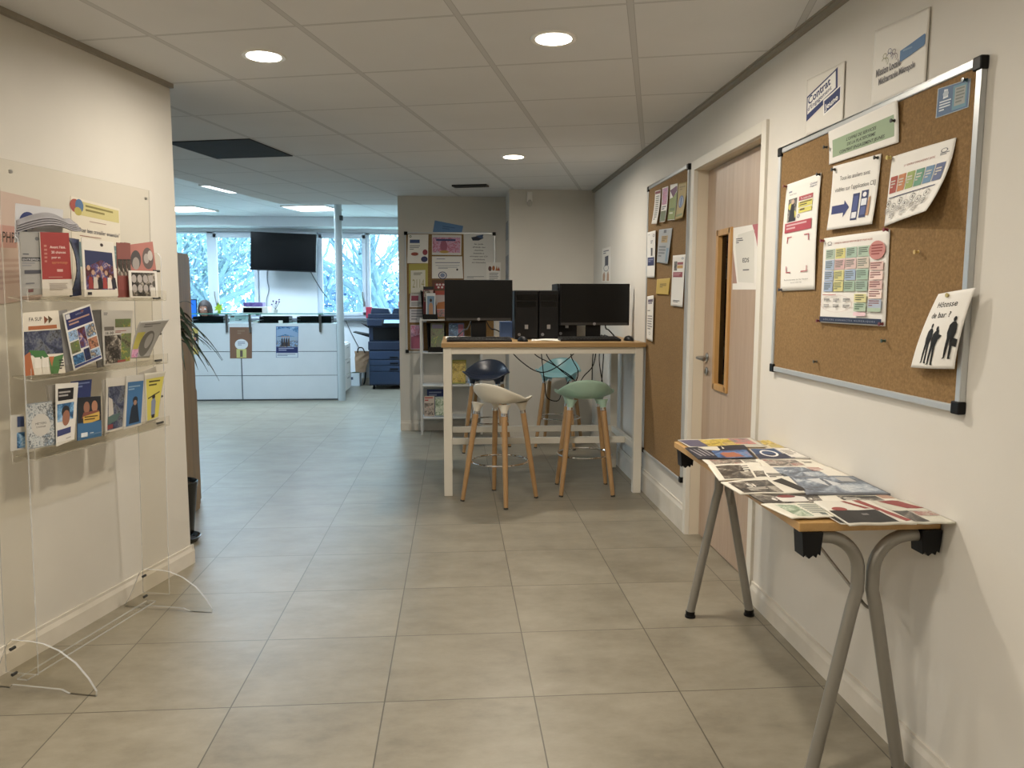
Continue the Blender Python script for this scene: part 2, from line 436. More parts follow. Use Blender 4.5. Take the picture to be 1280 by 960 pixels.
# ------------------------------------------------------------------ shared materials
M = dict(
 wall=wall_mat('painted_wall', '#cbc7be', '#d3cfc6'), wall_r=wall_mat('painted_wall_scuffed', '#cfcbc3', '#d6d2ca'),
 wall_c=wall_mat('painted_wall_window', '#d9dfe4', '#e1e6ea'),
 skirt=mottled('skirting', '#c9c3b6', '#d8d2c7', 5, .5), white=mat('white_lacquer', '#dedbd3', .4), white2=mat('white_plastic', '#e4e2dc', .35),
 frame=mat('door_casing', '#d9d5ca', .45), jamb=mat('door_jamb', '#d3c8b4', .5),
 door=wood('door_veneer', '#a38c78', '#b8a28d', 2, .4, .7), oak=wood('oak_bead', '#a87b45', '#c1965c', 2, .4), floor=floor_mat(),
 ceil=ceil_mat('ceiling_tiles', '#d2d2d2', '#c2c2c2'), ceil2=ceil_mat('ceiling_tiles_far', '#e6ebf0', '#dfe5ea'),  # far tiles lightened in colour where too little light reaches them
 cork=cork_mat(), alu=mat('aluminium', '#bfc2c3', .35, .45), black=mat('black_plastic', '#09090b', .5, 0, .22), blackg=mat('gloss_black', '#040405', .2, 0, .3),
 screen=mat('dark_screen', '#040506', .3, 0, .25), dgrey=mat('dark_grey', '#2a2b2c', .5), steel=mat('brushed_steel', '#a9a8a4', .28, 1.), chrome=mat('chrome', '#dcdcdc', .08, 1.),
 greytube=mat('grey_powder_coat', '#87837b', .38, .35), top=wood('beech_top', '#a9814a', '#bd955c', 1, .4), topx=wood('oak_top', '#8f7042', '#a8875a', 0, .4),
 leg=wood('beech_leg', '#99744a', '#b08c60', 2, .4, 1.4), clear=clear_mat('clear_acrylic', '#faf9f6', .06), pane=clear_mat('window_glass', '#f2fafc', .14),
 edge=edge_mat('acrylic_edge', '#c9cdd0', .55), edgew=edge_mat('acrylic_edge_soft', '#d8d4c8', .35), glass=clear_mat('glass_shelf', '#bfe0d8', .2), gedge=edge_mat('glass_edge', '#6fae9f', .9),
 desk=mottled('desk_panel', '#cfd6da', '#d8dee2', 2, .3), seam=mat('dark_seam', '#596066', .5), navy=mat('copier_navy', '#16233a', .45), navy2=mat('copier_panel', '#22334d', .4),
 kraft=mottled('kraft_paper', '#7a5f48', '#93765a', 8, .8), walnut=wood('walnut_panel', '#675338', '#8c724b', 2, .45, .6),
 soil=mottled('soil', '#2a2018', '#3c2e22', 20, .95), leafd=mottled('dracaena_leaf', '#16221a', '#2a3a26', 8, .4), pot=mat('black_glazed_pot', '#101214', .25),
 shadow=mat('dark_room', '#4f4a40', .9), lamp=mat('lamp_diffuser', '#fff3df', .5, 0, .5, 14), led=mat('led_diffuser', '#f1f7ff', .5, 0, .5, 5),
)

# ------------------------------------------------------------------ room shell
def S_(name, mb, m, **k): return struct(mb.build(name, m, **k))
mb = MB(); mb.box((-6.5, -3.5, -.12), (2.7, 12.2, 0)); S_('floor', mb, M['floor'])
cp = [(-6.5, -3.5), (2.7, -3.5), (2.7, 8.5), (-1.845, 8.5), (-3.045, 4.0), (-6.5, 4.0)]
mb = MB(); mb.prism([(x, y, H) for x, y in cp], (0, 0, .13)); S_('ceiling', mb, M['ceil'])
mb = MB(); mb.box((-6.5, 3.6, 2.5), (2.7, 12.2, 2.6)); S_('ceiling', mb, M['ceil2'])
DY0, DY1, DZ = 3.235, 4.15, 2.005       # door opening
mb = MB()
mb.box((WX, -3.5, 0), (WX+.12, DY0-.05, H)); mb.box((WX, DY1+.05, 0), (WX+.12, 7.3, H)); mb.box((WX, DY0-.05, DZ+.03), (WX+.12, DY1+.05, H))
S_('wall_right', mb, M['wall_r'])
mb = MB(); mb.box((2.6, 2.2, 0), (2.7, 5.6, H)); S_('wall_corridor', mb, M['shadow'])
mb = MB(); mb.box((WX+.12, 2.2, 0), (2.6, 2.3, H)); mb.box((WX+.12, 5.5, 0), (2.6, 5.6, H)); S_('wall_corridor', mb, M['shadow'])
BX, BY, KY = .505, 7.2, 7.74
mb = MB(); mb.box((BX, BY, 0), (2.7, KY+.15, H)); S_('wall_back', mb, M['wall'])
mb = MB(); mb.box((-.55, KY, 0), (BX, KY+.15, H)); S_('wall_noticeboard', mb, M['wall'])
mb = MB(); mb.prism([LW(-4.3, 0, 0), LW(3.415, 0, 0), LW(3.415, -.16, 0), LW(-4.3, -.16, 0)], (0, 0, H)); S_('wall_left', mb, M['wall'])
mb = MB(); mb.box((-6.5, -3.62, 0), (2.7, -3.5, H)); S_('wall_rear', mb, M['wall'])
mb = MB(); mb.box((-6.62, -3.5, 0), (-6.5, 12.2, 2.6)); S_('wall_far_left', mb, M['wall_c'])
mb = MB(); mb.box((2.7, -3.5, 0), (2.8, 12.2, 2.6)); S_('wall_far_right', mb, M['wall'])
# window wall with its openings
WY = 12.0
W1 = (-4.85, -2.93); W2 = (-2.08, -.35); WB, WT = 1.02, 2.31
mb = MB()
mb.box((-6.5, WY, 0), (2.7, WY+.2, WB)); mb.box((-6.5, WY, WT), (2.7, WY+.2, 2.6))
for a, b in ((-6.5, W1[0]), (W1[1], W2[0]), (W2[1], 2.7)): mb.box((a, WY, WB), (b, WY+.2, WT))
S_('wall_window', mb, M['wall_c'])
mb = MB(); mb.box((-6.5, 11.62, 2.36), (2.7, WY, 2.5)); S_('trim_1', mb, M['wall_c'], bevel=.006)      # shutter box
mb = MB(); mb.box((-6.5, WY-.1, .985), (2.7, WY, 1.02)); S_('trim_2', mb, mat('sill_grey', '#5f676e', .4), bevel=.004)
mb = MB(); mb.box((-6.5, WY-.015, 0), (2.7, WY, .1)); S_('baseboard_window', mb, M['skirt'])
M['upvc'] = mat('window_frame_white', '#cdd8e2', .35)
def window(name, X0, X1, splits, sash):
    fr = MB(); y0, y1 = WY+.03, WY+.09
    for a, b in ((X0, X0+.03), (X1-.03, X1)): fr.box((a, y0, WB), (b, y1, WT))
    fr.box((X0, y0, WB), (X1, y1, WB+.06)); fr.box((X0, y0, WT-.03), (X1, y1, WT))
    for a, b in splits: fr.box((a, y0, WB), (b, y1, WT))
    root = struct(fr.build(name, M['upvc'], bevel=.004))
    xs = [X0+.03]+[q for s in splits for q in s]+[X1-.03]
    for i in range(0, len(xs), 2):
        a, b = xs[i], xs[i+1]; t = .03
        if i//2 in sash:
            t = .055; q = MB(); ya, yb = WY+.005, WY+.05
            q.box((a, ya, WB+.04), (a+t, yb, WT-.03)); q.box((b-t, ya, WB+.04), (b, yb, WT-.03))
            q.box((a, ya, WB+.04), (b, yb, WB+.09)); q.box((a, ya, WT-.09), (b, yb, WT-.03))
            so = q.build('sash', M['upvc'], root, bevel=.004)
            hx = a+.035 if sash[i//2] == 'l' else b-.035
            h = MB(); h.box((hx-.014, ya-.012, 1.2), (hx+.014, ya, 1.27)); h.tube([(hx, ya-.01, 1.25), (hx, ya-.045, 1.25), (hx-.02, ya-.05, 1.36), (hx-.02, ya-.05, 1.42)], .011, 8)
            h.build('handle', M['steel'], so)
        p = MB(); p.box((a, WY+.055, WB+.05), (b, WY+.061, WT-.02)); p.build('pane', M['pane'], root)
window('window_1', *W1, [(-3.70, -3.605)], {1: 'l'})
window('window_2', *W2, [(-1.345, -1.285)], {0: 'r'})
# skirting
def skirt_profile(p, q, nrm, h, name, cap=.012):
    p, q, nrm = V(p), V(q), V(nrm); d = (q-p).normalized()
    prof = [(0, 0), (.014, 0), (.014, h-.03), (.008, h-.012), (.008, h), (0, h)]
    mb = MB(); A = [p+nrm*a+V((0, 0, b)) for a, b in prof]; mb.prism(A, q-p); return S_(name, mb, M['skirt'])
skirt_profile((WX, -3.5, 0), (WX, DY0-.055, 0), (-1, 0, 0), .094, 'baseboard_right')
skirt_profile((WX, DY1+.055, 0), (WX, BY, 0), (-1, 0, 0), .155, 'baseboard_right')
skirt_profile(LW(-4.3, 0, 0), LW(3.428, 0, 0), NL, .095, 'baseboard_left')
skirt_profile(LW(3.415, .012, 0), LW(3.415, -.16, 0), SL, .095, 'baseboard_left_end')
skirt_profile((-.55, KY, 0), (BX, KY, 0), (0, -1, 0), .1, 'baseboard_noticeboard')
skirt_profile((BX, BY, 0), (WX-.015, BY, 0), (0, -1, 0), .1, 'baseboard_back')
# ceiling edge angles
mb = MB(); mb.box((WX-.022, -3.5, H-.022), (WX, BY, H)); mb.box((WX-.03, -3.5, H-.006), (WX-.022, BY, H)); S_('trim_3', mb, mat('edge_angle', '#8f887b', .6))
mb = MB(); mb.prism([LW(-4.3, 0, H-.02), LW(3.415, 0, H-.02), LW(3.415, .02, H-.02), LW(-4.3, .02, H-.02)], (0, 0, .02)); S_('trim_4', mb, mat('edge_angle', '#8f887b', .6))
# door frame
mb = MB(); cw = .05
mb.box((WX-.014, DY0-cw, 0), (WX+.01, DY0, DZ+cw), 0); mb.box((WX-.014, DY1, 0), (WX+.01, DY1+cw, DZ+cw), 0); mb.box((WX-.014, DY0, DZ), (WX+.01, DY1, DZ+cw), 0)
mb.box((WX+.01, DY0-.03, 0), (WX+.12, DY0, DZ+.03), 1); mb.box((WX+.01, DY1, 0), (WX+.12, DY1+.03, DZ+.03), 1); mb.box((WX+.01, DY0, DZ), (WX+.12, DY1, DZ+.03), 1)
S_('trim_5', mb, [M['frame'], M['jamb']], bevel=.002)
# door leaf with vision panel
dx0, dx1 = 1.362, 1.402; vy0, vy1, vz0, vz1 = 3.765, 3.955, .86, 1.66
mb = MB(); ya, yb = DY0+.004, DY1-.004
mb.box((dx0, ya, .006), (dx1, vy0, DZ-.004)); mb.box((dx0, vy1, .006), (dx1, yb, DZ-.004))
mb.box((dx0, vy0, .006), (dx1, vy1, vz0)); mb.box((dx0, vy0, vz1), (dx1, vy1, DZ-.004))
door = S_('door_1', mb, M['door'])
mb = MB(); b_ = .032
for a, b, c, d in ((vy0-.012, vy0+b_-.012, vz0-.012, vz1+.012), (vy1-b_+.012, vy1+.012, vz0-.012, vz1+.012)): mb.box((dx0-.012, a, c), (dx1, b, d))
mb.box((dx0-.012, vy0, vz0-.012), (dx1, vy1, vz0+b_-.012)); mb.box((dx0-.012, vy0, vz1-b_+.012), (dx1, vy1, vz1+.012))
mb.build('vision_panel_bead', M['oak'], door, bevel=.003)
mb = MB(); mb.box((dx0+.012, vy0, vz0), (dx0+.018, vy1, vz1)); mb.build('pane', clear_mat('wired_glass', '#4a473c', .25), door)
mb = MB(); hy = 4.085
mb.lathe([(.026, 0), (.026, .006), (.02, .009), (0, .009)], seg=20)
rose = [V((dx0-v.z, hy+v.x, 1.005+v.y)) for v in mb.v]; mb.v = rose
mb.tube([(dx0, hy, 1.005), (dx0-.05, hy, 1.005), (dx0-.058, hy-.012, 1.005), (dx0-.058, hy-.12, 1.003)], .0095, 10)
mb.build('handle', M['steel'], door)
mb = MB(); mb.lathe([(.024, 0), (.024, .006), (.018, .009), (0, .009)], seg=20); mb.v = [V((dx0-v.z, hy+v.x, .93+v.y)) for v in mb.v]
mb.box((dx0-.013, hy-.004, .918), (dx0-.009, hy+.004, .942)); mb.build('lock', M['steel'], door)

# ------------------------------------------------------------------ ceiling fittings
def downlight(i, j, label, fixture=True, pw=26):
    c = grid(U0+UD*(i+.5), W0+WD*(j+.5))
    if fixture:
        t = thing('downlight', label, 'ceiling light', c)
        m = MB(); m.lathe([(.072, -.004), (.086, -.006), (.09, 0), (.072, 0)], (c.x, c.y, c.z), 40); m.build('trim_ring', M['white2'], t)
        m = MB(); m.lathe([(0, -.0045), (.07, -.0045), (.07, -.0005), (0, -.0005)], (c.x, c.y, c.z), 40); m.build('diffuser', M['lamp'], t)
    L = bpy.data.lights.new('downlight_lamp', 'AREA'); L.shape = 'DISK'; L.size = .14; L.energy = pw; L.color = (1, .9, .76); L.spread = math.radians(172)
    o = bpy.data.objects.new('downlight_lamp', L); C.objects.link(o); o.location = (c.x, c.y, H-.012)
downlight(0, 0, 'round lit downlight nearest the left wall, above the leaflet stand', True, 8.5)
downlight(2, 0, 'round lit downlight nearest the camera, above the middle of the floor', True, 20)
downlight(1, 4, 'small round lit downlight farthest back, above the high computer table', True, 17)
for i, j in ((0, -3), (2, -3), (0, -6), (2, -6), (1, -8)): downlight(i, j, '', False, 12)  # unseen lamps without fixtures, added behind the camera to even the light
def led_panel(c, label, pw, fixture=True):
    if fixture:
        t = thing('ceiling_panel_light', label, 'ceiling light', c)
        U, W = V((cG, -sG, 0)), V((sG, cG, 0)); c = V(c)
        m = MB()
        for s in (-1, 1): m.obox(c+U*(s*.292)-V((0, 0, .008)), U, W, (0, 0, 1), .008, .3, .008); m.obox(c+W*(s*.292)-V((0, 0, .008)), U, W, (0, 0, 1), .3, .008, .008)
        m.build('frame', M['white2'], t); m = MB(); m.obox(c-V((0, 0, .005)), U, W, (0, 0, 1), .285, .285, .004); m.build('diffuser', M['led'], t)
    L = bpy.data.lights.new('panel_lamp', 'AREA'); L.shape = 'SQUARE'; L.size = .55; L.energy = pw; L.color = (.6, .81, 1.); L.spread = math.radians(170)
    o = bpy.data.objects.new('panel_lamp', L); C.objects.link(o); o.location = (c[0], c[1], c[2]-.02); o.rotation_euler = (0, 0, -GA)
PZ = 2.5
led_panel(onZ(268, 235.5, PZ)+V((cG, -sG, 0))*.3, 'square lit ceiling panel showing as a thin strip above the reception, nearest the front', 36)
led_panel(onZ(232, 260.5, PZ), 'square lit ceiling panel at the left above the reception, near the wall corner', 36)
led_panel(onZ(388, 259.5, PZ)+V((.02, 0, 0)), 'square lit ceiling panel beside the white pole, above the wall television', 36)
for x, y in ((-4.6, 7.2), (.3, 10.6), (-4.6, 9.8)): led_panel((x, y, PZ), '', 32, False)  # extra unseen lamps, no panel built, added for cool light at the back
mb = MB()
u0, w0 = U0-2*UD, W0+3*WD
mb.obox(grid(u0+UD/2, w0+WD/2, H-.003), V((cG, -sG, 0)), V((sG, cG, 0)), (0, 0, 1), UD/2-.01, WD/2-.008, .003)
tag(mb.build('ceiling_tile', mottled('dark_tile', '#25282b', '#2e3134', 6, .9)), 'dark grey square ceiling tile among the white ones', 'ceiling tile')
vt = thing('ceiling_vent', 'slim black air slot in the ceiling before the back notice board', 'air vent', onZ(590, 232, H))
c = onZ(588, 231.5, H); U = V((cG, -sG, 0)); Wd = V((sG, cG, 0))
mb = MB(); mb.obox(c-V((0, 0, .006)), U, Wd, (0, 0, 1), .14, .045, .006); mb.build('slot', M['black'], vt)
mb = MB()
for s in (-1, 1): mb.obox(c+Wd*(s*.05)-V((0, 0, .007)), U, Wd, (0, 0, 1), .155, .006, .007); mb.obox(c+U*(s*.148)-V((0, 0, .007)), U, Wd, (0, 0, 1), .008, .055, .007)
mb.build('frame', M['dgrey'], vt)
sm = thing('motion_sensor', 'small white sensor high on the back wall beneath the ceiling', 'sensor', (.69, BY, 2.18))
mb = MB(); mb.box((.665, BY-.035, 2.2), (.715, BY+.002, 2.29)); mb.build('housing', M['white2'], sm, bevel=.008, seg=3)
mb = MB(); mb.ball((.69, BY-.03, 2.19), .022, .02, .03); mb.build('lens', mat('sensor_lens', '#c9c6bd', .2), sm)

# ------------------------------------------------------------------ notice boards
def corkboard(label, a, b, fix, X=None, Y=None, fw=.018):
    """a=(lo,zlo) b=(hi,zhi) along Y when X is given (right wall), else along X"""
    def p(q, z, d): return (X-d, q, z) if X is not None else (q, Y-d, z)
    c = p((a[0]+b[0])/2, a[1], .01)
    t = thing('cork_board', label, 'notice board', c)
    m = MB(); m.box(p(a[0]+.006, a[1]+.006, 0), p(b[0]-.006, b[1]-.006, .012)); m.build('cork_panel', M['cork'], t)
    m = MB()
    for (q0, z0, q1, z1) in ((a[0], a[1], b[0], a[1]+fw), (a[0], b[1]-fw, b[0], b[1]), (a[0], a[1], a[0]+fw, b[1]), (b[0]-fw, a[1], b[0], b[1])): m.box(p(q0, z0, 0), p(q1, z1, .018))
    m.build('frame', M['alu'], t, bevel=.003)
    for q in (a[0], b[0]):
        for z in (a[1], b[1]):
            m = MB(); dq = .03 if q == a[0] else -.03; dz = .03 if z == a[1] else -.03
            m.box(p(q-dq*.12, z-dz*.12, 0), p(q+dq, z+dz, .022)); m.build('corner_cap', M['black'], t, bevel=.004, seg=3)
    return t
corkboard('large cork notice board with aluminium frame above the magazine table', (1.857, 1.031), (3.04, 1.906), 0, X=WX, fw=.02)
corkboard('tall cork notice board between the door and the high table', (4.235, .28), (5.14, 2.052), 0, X=WX)
corkboard('cork notice board crowded with papers on the far wall behind the monitors', (-.487, .784), (.405, 1.967), 0, Y=KY)

XB = WX-.0125            # cork surface on the right wall
def rp(x, y): return onX(x, y, XB)
def rq(*px): return [rp(*q) for q in px]
def curl(a, b=0.): return lambda u, v: a*(v**2)*(.4+.6*u)+b*(u*(1-u))*4
# papers on the large board
paper('paper_sign', 'wide white paper with a green text band at the top of the large cork board', 'notice', rq((1040, 165), (1127, 125), (1125, 178), (1038, 206)), [
 ('r', .06, .3, .95, .82, '#9db78f'), ('t', .5, .48, .085, "L'OFFRE DE SERVICES", '#1d241b', 'c', .44, .02, .25), ('t', .5, .62, .085, 'DE LA PLATEFORME', '#1d241b', 'c', .42, .02, .25),
 ('t', .5, .77, .085, 'CONTRAT ENGAGEMENT JEUNES', '#1d241b', 'c', .66, .02, .25)], bend=lambda u, v: .004+.02*(1-v)**2*(1 if False else .4))
paper('poster', 'tall white poster with yellow and red blocks at the left of the large cork board', 'poster', rq((985, 231), (1028, 216), (1020, 362), (977, 364)), [
 ('t', .12, .115, .016, 'mission locale', '#48506e', 'l', .22), ('r', .1, .075, .2, .09, '#8b93a8'), ('t', .72, .075, .018, 'Contrat', '#2c3a78', 'l', .2, .01, .2), ('t', .72, .095, .014, "d'Engagement", '#2c3a78', 'l', .2),
 ('ph', .12, .15, .38, .36, 'bw', 40), ('c', .2, .22, .07, .03, '#d9cf3a'), ('c', .33, .3, .06, .035, '#e8dd48'), ('p', [(.16, .36), (.22, .2), (.3, .19), (.36, .36)], '#23222a'), ('c', .26, .18, .045, .022, '#d8b79c'),
 ('r', .44, .15, .84, .19, '#c24a55'), ('r', .44, .2, .84, .25, '#e6dc45'), ('r', .46, .26, .84, .3, '#e6dc45'), ('l', .48, .205, .82, .245, 2, '#5c4a28'), ('l', .5, .265, .8, .295, 1, '#5c4a28'), ('t', .5, .182, .02, 'Tu recherches', '#f3e6e2', 'l', .3),
 ('ring', .47, .325, .035, .017, .012, '#4a3c78'), ('r', .08, .37, .86, .46, '#c13a4d'), ('l', .13, .385, .8, .445, 2, '#e7b6ba'),
 ('r', .18, .5, .32, .508, '#c13a4d'), ('r', .18, .5, .2, .56, '#c13a4d'), ('r', .68, .5, .82, .508, '#c13a4d'), ('r', .8, .5, .82, .56, '#c13a4d'),
 ('r', .18, .825, .32, .833, '#c13a4d'), ('r', .18, .77, .2, .83, '#c13a4d'), ('r', .62, .825, .8, .833, '#c13a4d'), ('r', .78, .78, .8, .83, '#c13a4d'),
 ('t', .14, .905, .014, 'Retrouve-nous sur les réseaux', '#2c2a33', 'l', .7), ('t', .34, .93, .012, 'et sur notre site', '#2c2a33', 'l', .32)], bend=lambda u, v: .003+.006*math.sin(v*3))
paper('notice', 'white notice with a dark blue arrow and two phones on the large cork board', 'notice', rq((1043, 208), (1103, 192), (1096, 280), (1039, 288)), [
 ('t', .5, .25, .07, 'Tous les ateliers sont', '#33323a', 'c', .64), ('t', .52, .42, .07, "visibles sur l'application CEJ", '#33323a', 'c', .86),
 ('r', .06, .63, .34, .76, '#23357c'), ('p', [(.34, .57), (.46, .69), (.34, .83)], '#23357c'),
 ('r', .52, .5, .66, .9, '#27366f'), ('r', .54, .54, .64, .76, '#3d4f96'), ('r', .54, .78, .64, .87, '#e5e5ec'), ('r', .7, .48, .84, .88, '#27366f'), ('r', .715, .6, .825, .7, '#dfe2ee'), ('r', .72, .72, .82, .84, '#4b5ca0'), ('c', .77, .54, .04, .035, '#e5e5ec'), ('p', [(.86, .6), (.9, .58), (.9, .86), (.84, .86)], '#c99468')], bend=lambda u, v: .003+.012*v*v)
paper('chart', 'white chart with a row of coloured squares, curling off the large cork board', 'poster', rq((1117, 196), (1197, 172), (1184, 264), (1107, 283)), [
 ('t', .5, .2, .03, "LE CONTRAT D'ENGAGEMENT JEUNE", '#b5473f', 'c', .5), ('ring', .87, .13, .05, .03, .012, '#565a66'), ('l', .82, .16, .96, .2, 2, '#565a66')] +
 [('r', .03+.155*i, .3, .165+.155*i, .54, c_) for i, c_ in enumerate(('#b5432f', '#cf7a35', '#98b04a', '#4d9a78', '#4f86b0', '#3f568f'))] +
 [('l', .05+.155*i, .36, .14+.155*i, .48, 3, '#d8cfc0') for i in range(6)] + [('r', .05, .6, .9, .612, '#3b4272')] +
 [('ring', .06+.125*i, .69+(.06 if i % 2 else 0), .05, .05, .007, '#4f4d50') for i in range(7)] + [('r', .05+.125*i, .67+(.06 if i % 2 else 0), .07+.125*i, .71+(.06 if i % 2 else 0), '#2e2e33') for i in range(7)] +
 [('r', .055+.125*i, .61, .058+.125*i, .65+(.06 if i % 2 else 0), '#4f4d50') for i in range(7)] +
 [('l', .01+.125*i, .76+(.06 if i % 2 else 0), .115+.125*i, .84+(.08 if i % 2 else 0), 4, '#8f8c8a') for i in range(7)],
 bend=lambda u, v: .003+.055*v**2*u+.01*u*(1-u))
tx = [('t', .5, .085, .02, "OFFRE DE SERVICES RENFORCÉE ET PARTAGÉE", '#c0473f', 'c', .58), ('ring', .12, .07, .04, .02, .008, '#4a5068'), ('l', .08, .09, .2, .1, 1, '#4a5068')]
cols = ['#b5cbb4', '#e3da77', '#a9c9b4', '#b4cfb6', '#a9bfdc', '#e2b5b5', '#e8c6c2', '#e2d3c3', '#a9bcdf', '#e3dc84', '#a6bfdf', '#a7c9b4', '#a6bbdf', '#e2da80', '#a7c6ae', '#a9c7b4']
for j in range(4):
    for i in range(4):
        x = .06+.18*i; y = .14+.125*j
        tx += [('r', x, y, x+.165, y+.115, cols[j*4+i]), ('l', x+.012, y+.015, x+.14, y+.1, 4, '#5c6a5e')]
tx += [('c', .87, .2, .105, .1, '#d98a84'), ('l', .8, .14, .95, .26, 4, '#a0413c')]
for j in range(5): tx += [('r', .79, .32+.1*j, .96, .41+.1*j, ['#ecc5bd', '#efd0c8', '#eec4be', '#efd6cc', '#b9c8df'][j]), ('l', .8, .33+.1*j, .94, .4+.1*j, 3, '#8a4f4a')]
tx += [('l', .06, .665, .56, .68, 1, '#c0473f'), ('ring', .3, .77, .27, .1, .006, '#d9b3ad')]+[('l', .09+.17*i, .71+.07*j, .2+.17*i, .75+.07*j, 3, '#4a4a4e') for i in range(3) for j in range(2)]
tx += [('r', .6, .66, .77, .75, '#e8e29a'), ('r', .6, .76, .77, .85, '#b5cfb4'), ('r', .79, .81, .96, .85, '#b5cfb4'), ('l', .62, .67, .75, .74, 3, '#6a6a4a'), ('l', .62, .77, .75, .84, 3, '#4f6a52'), ('r', .6, .86, .77, .9, '#ecc5cf'),
 ('r', .03, .925, .98, .985, '#22304f'), ('t', .5, .965, .018, 'A T E L I E R S   C O N N E C T É S   N U M É R I Q U E S', '#b7bfd0', 'c', .8)]
paper('chart', 'white planning chart of many pastel boxes low in the middle of the large cork board', 'poster', rq((1031, 298), (1114, 287), (1108, 408), (1026, 403)), tx, bend=lambda u, v: .002+.006*math.sin(u*3))
def man(x, y, s, legs=1):   # a standing silhouette, feet at (x,y), height s
    q = lambda pts: [(x+a*s*.9, y-b*s) for a, b in pts]
    return [('c', x, y-.93*s, .055*s, .06*s, '#161514'), ('p', q([(-.12, .48), (-.17, .62), (-.15, .8), (-.05, .87), (.05, .87), (.15, .8), (.17, .62), (.12, .48)]), '#161514'),
            ('p', q([(-.12, .5), (.0, .5), (-.03, .25), (-.06, .02), (-.16, .0), (-.12, .05), (-.13, .25)]), '#161514'), ('p', q([(.0, .5), (.12, .5), (.13, .25), (.12, .04), (.16, 0), (.05, .0), (.04, .25)]), '#161514')]
paper('notice', 'white card with black standing figures, low right on the large cork board', 'notice', [onX(1160, 369, WX-.05), onX(1206, 361, WX-.05), onX(1194, 461, WX-.03), onX(1139, 459, WX-.03)], [
 ('t', .5, .19, .075, 'Hôtesse', '#1d1b1a', 'c', .54, .01), ('t', .44, .325, .075, 'de bar ?', '#1d1b1a', 'c', .52, .01)] + man(.34, .93, .54)+man(.51, .95, .52)+[('p', [(.5, .66), (.62, .6), (.66, .56), (.58, .54), (.56, .48), (.5, .5)], '#161514')]+man(.84, .87, .55)+[('p', [(.9, .6), (.98, .62), (.98, .72), (.9, .7)], '#161514')],
 bend=lambda u, v: -.03*(1-v)**2+.012*math.sin(u*3))
paper('leaflet', 'small blue leaflet in the top right corner of the large cork board', 'leaflet', rq((1173, 111), (1214, 98), (1211, 134), (1170, 148)), [
 ('r', .02, .02, .98, .98, '#3c6490'), ('r', .5, .08, .92, .92, '#4f8fa8'), ('r', .56, .16, .88, .8, '#9aa09a'), ('l', .6, .2, .86, .76, 5, '#6b7470'), ('p', [(.22, .1), (.34, .12), (.36, .4), (.2, .42)], '#d4dbe2'), ('l', .1, .48, .46, .86, 4, '#c9d3de'), ('c', .28, .26, .09, .1, '#b9c8d8')], base='#b9c6cf')
# papers on the wall above
paper('poster', 'white wall poster with a navy Contrat d\'Engagement Jeune logo, left above the large cork board', 'poster', [onX(*q, WX) for q in ((1009, 100), (1058, 76), (1055, 152), (1007, 170))], [
 ('p', [(.02, .31), (.82, .04), (.84, .43), (.02, .75)], '#20306b'), ('p', [(.045, .335), (.77, .085), (.785, .37), (.045, .63)], '#eceae4'), ('p', [(.47, .49), (.93, .36), (.93, .63), (.49, .77)], '#eceae4'), ('p', [(.5, .52), (.91, .39), (.91, .61), (.515, .735)], '#20306b'),
 ('t', .07, .47, .14, 'Contrat', '#20306b', 'l', .6, .025, 0, .235), ('t', .06, .58, .08, "d'Engagement", '#20306b', 'l', .64, .012, 0, .235), ('t', .54, .68, .1, 'Jeune', '#f0eee8', 'l', .33, .018, 0, .2)], base='#dcd7cc', bend=lambda u, v: .012*max(0, u-.7))
def swirl(cx, cy, c_): return [('ring', cx, cy, .035, .035, .007, c_), ('ring', cx-.01, cy+.085, .05, .06, .007, c_, -.2, 2.6), ('ring', cx+.035, cy+.08, .04, .05, .007, c_, -1.2, 1.9)]
paper('poster', 'white wall poster with a Mission Locale logo, right above the large cork board', 'poster', [onX(*q, WX) for q in ((1094, 38), (1165, 8), (1159, 104), (1089, 133))],
 swirl(.23, .4, '#8a8f4a')+swirl(.32, .36, '#5a5f8a')+swirl(.4, .39, '#6b5a6a')+[
 ('p', [(.52, .42), (.94, .33), (.96, .345), (.96, .47), (.94, .485), (.54, .57), (.52, .555)], '#3f76ab'), ('l', .57, .42, .9, .47, 1, '#6d97bf'), ('t', .08, .64, .1, 'Mission Locale', '#6f6d70', 'l', .46, .03, 0, .05), ('t', .14, .76, .09, 'Méditerranée Métropole', '#6f6d70', 'l', .66, .03, 0, .05)], base='#dedad1', bend=lambda u, v: .014*max(0, u-.7))
paper('poster', 'white poster with a grey and red corner design on the wooden door', 'poster', quad(onX, (917, 285), (951, 279), (947, 362), (916, 362), X=1.362), [
 ('p', [(0, .35), (0, 1), (.22, 1)], '#b58a78'), ('p', [(.0, .9), (1, .9), (1, 1), (0, 1)], '#e6e2da'), ('p', [(.72, 0), (1, 0), (1, .5), (.86, .2)], '#c4606a'), ('p', [(.2, .12), (.8, .08), (.86, .9), (.24, .88), (.1, .3)], '#d5d2c8'), ('l', .12, .18, .4, .27, 3, '#4a4a52'), ('t', .52, .57, .07, 'EDS', '#2b2a30', 'c', .26, .02), ('l', .42, .68, .78, .72, 1, '#6b6a6a')], base='#e8e4dc')
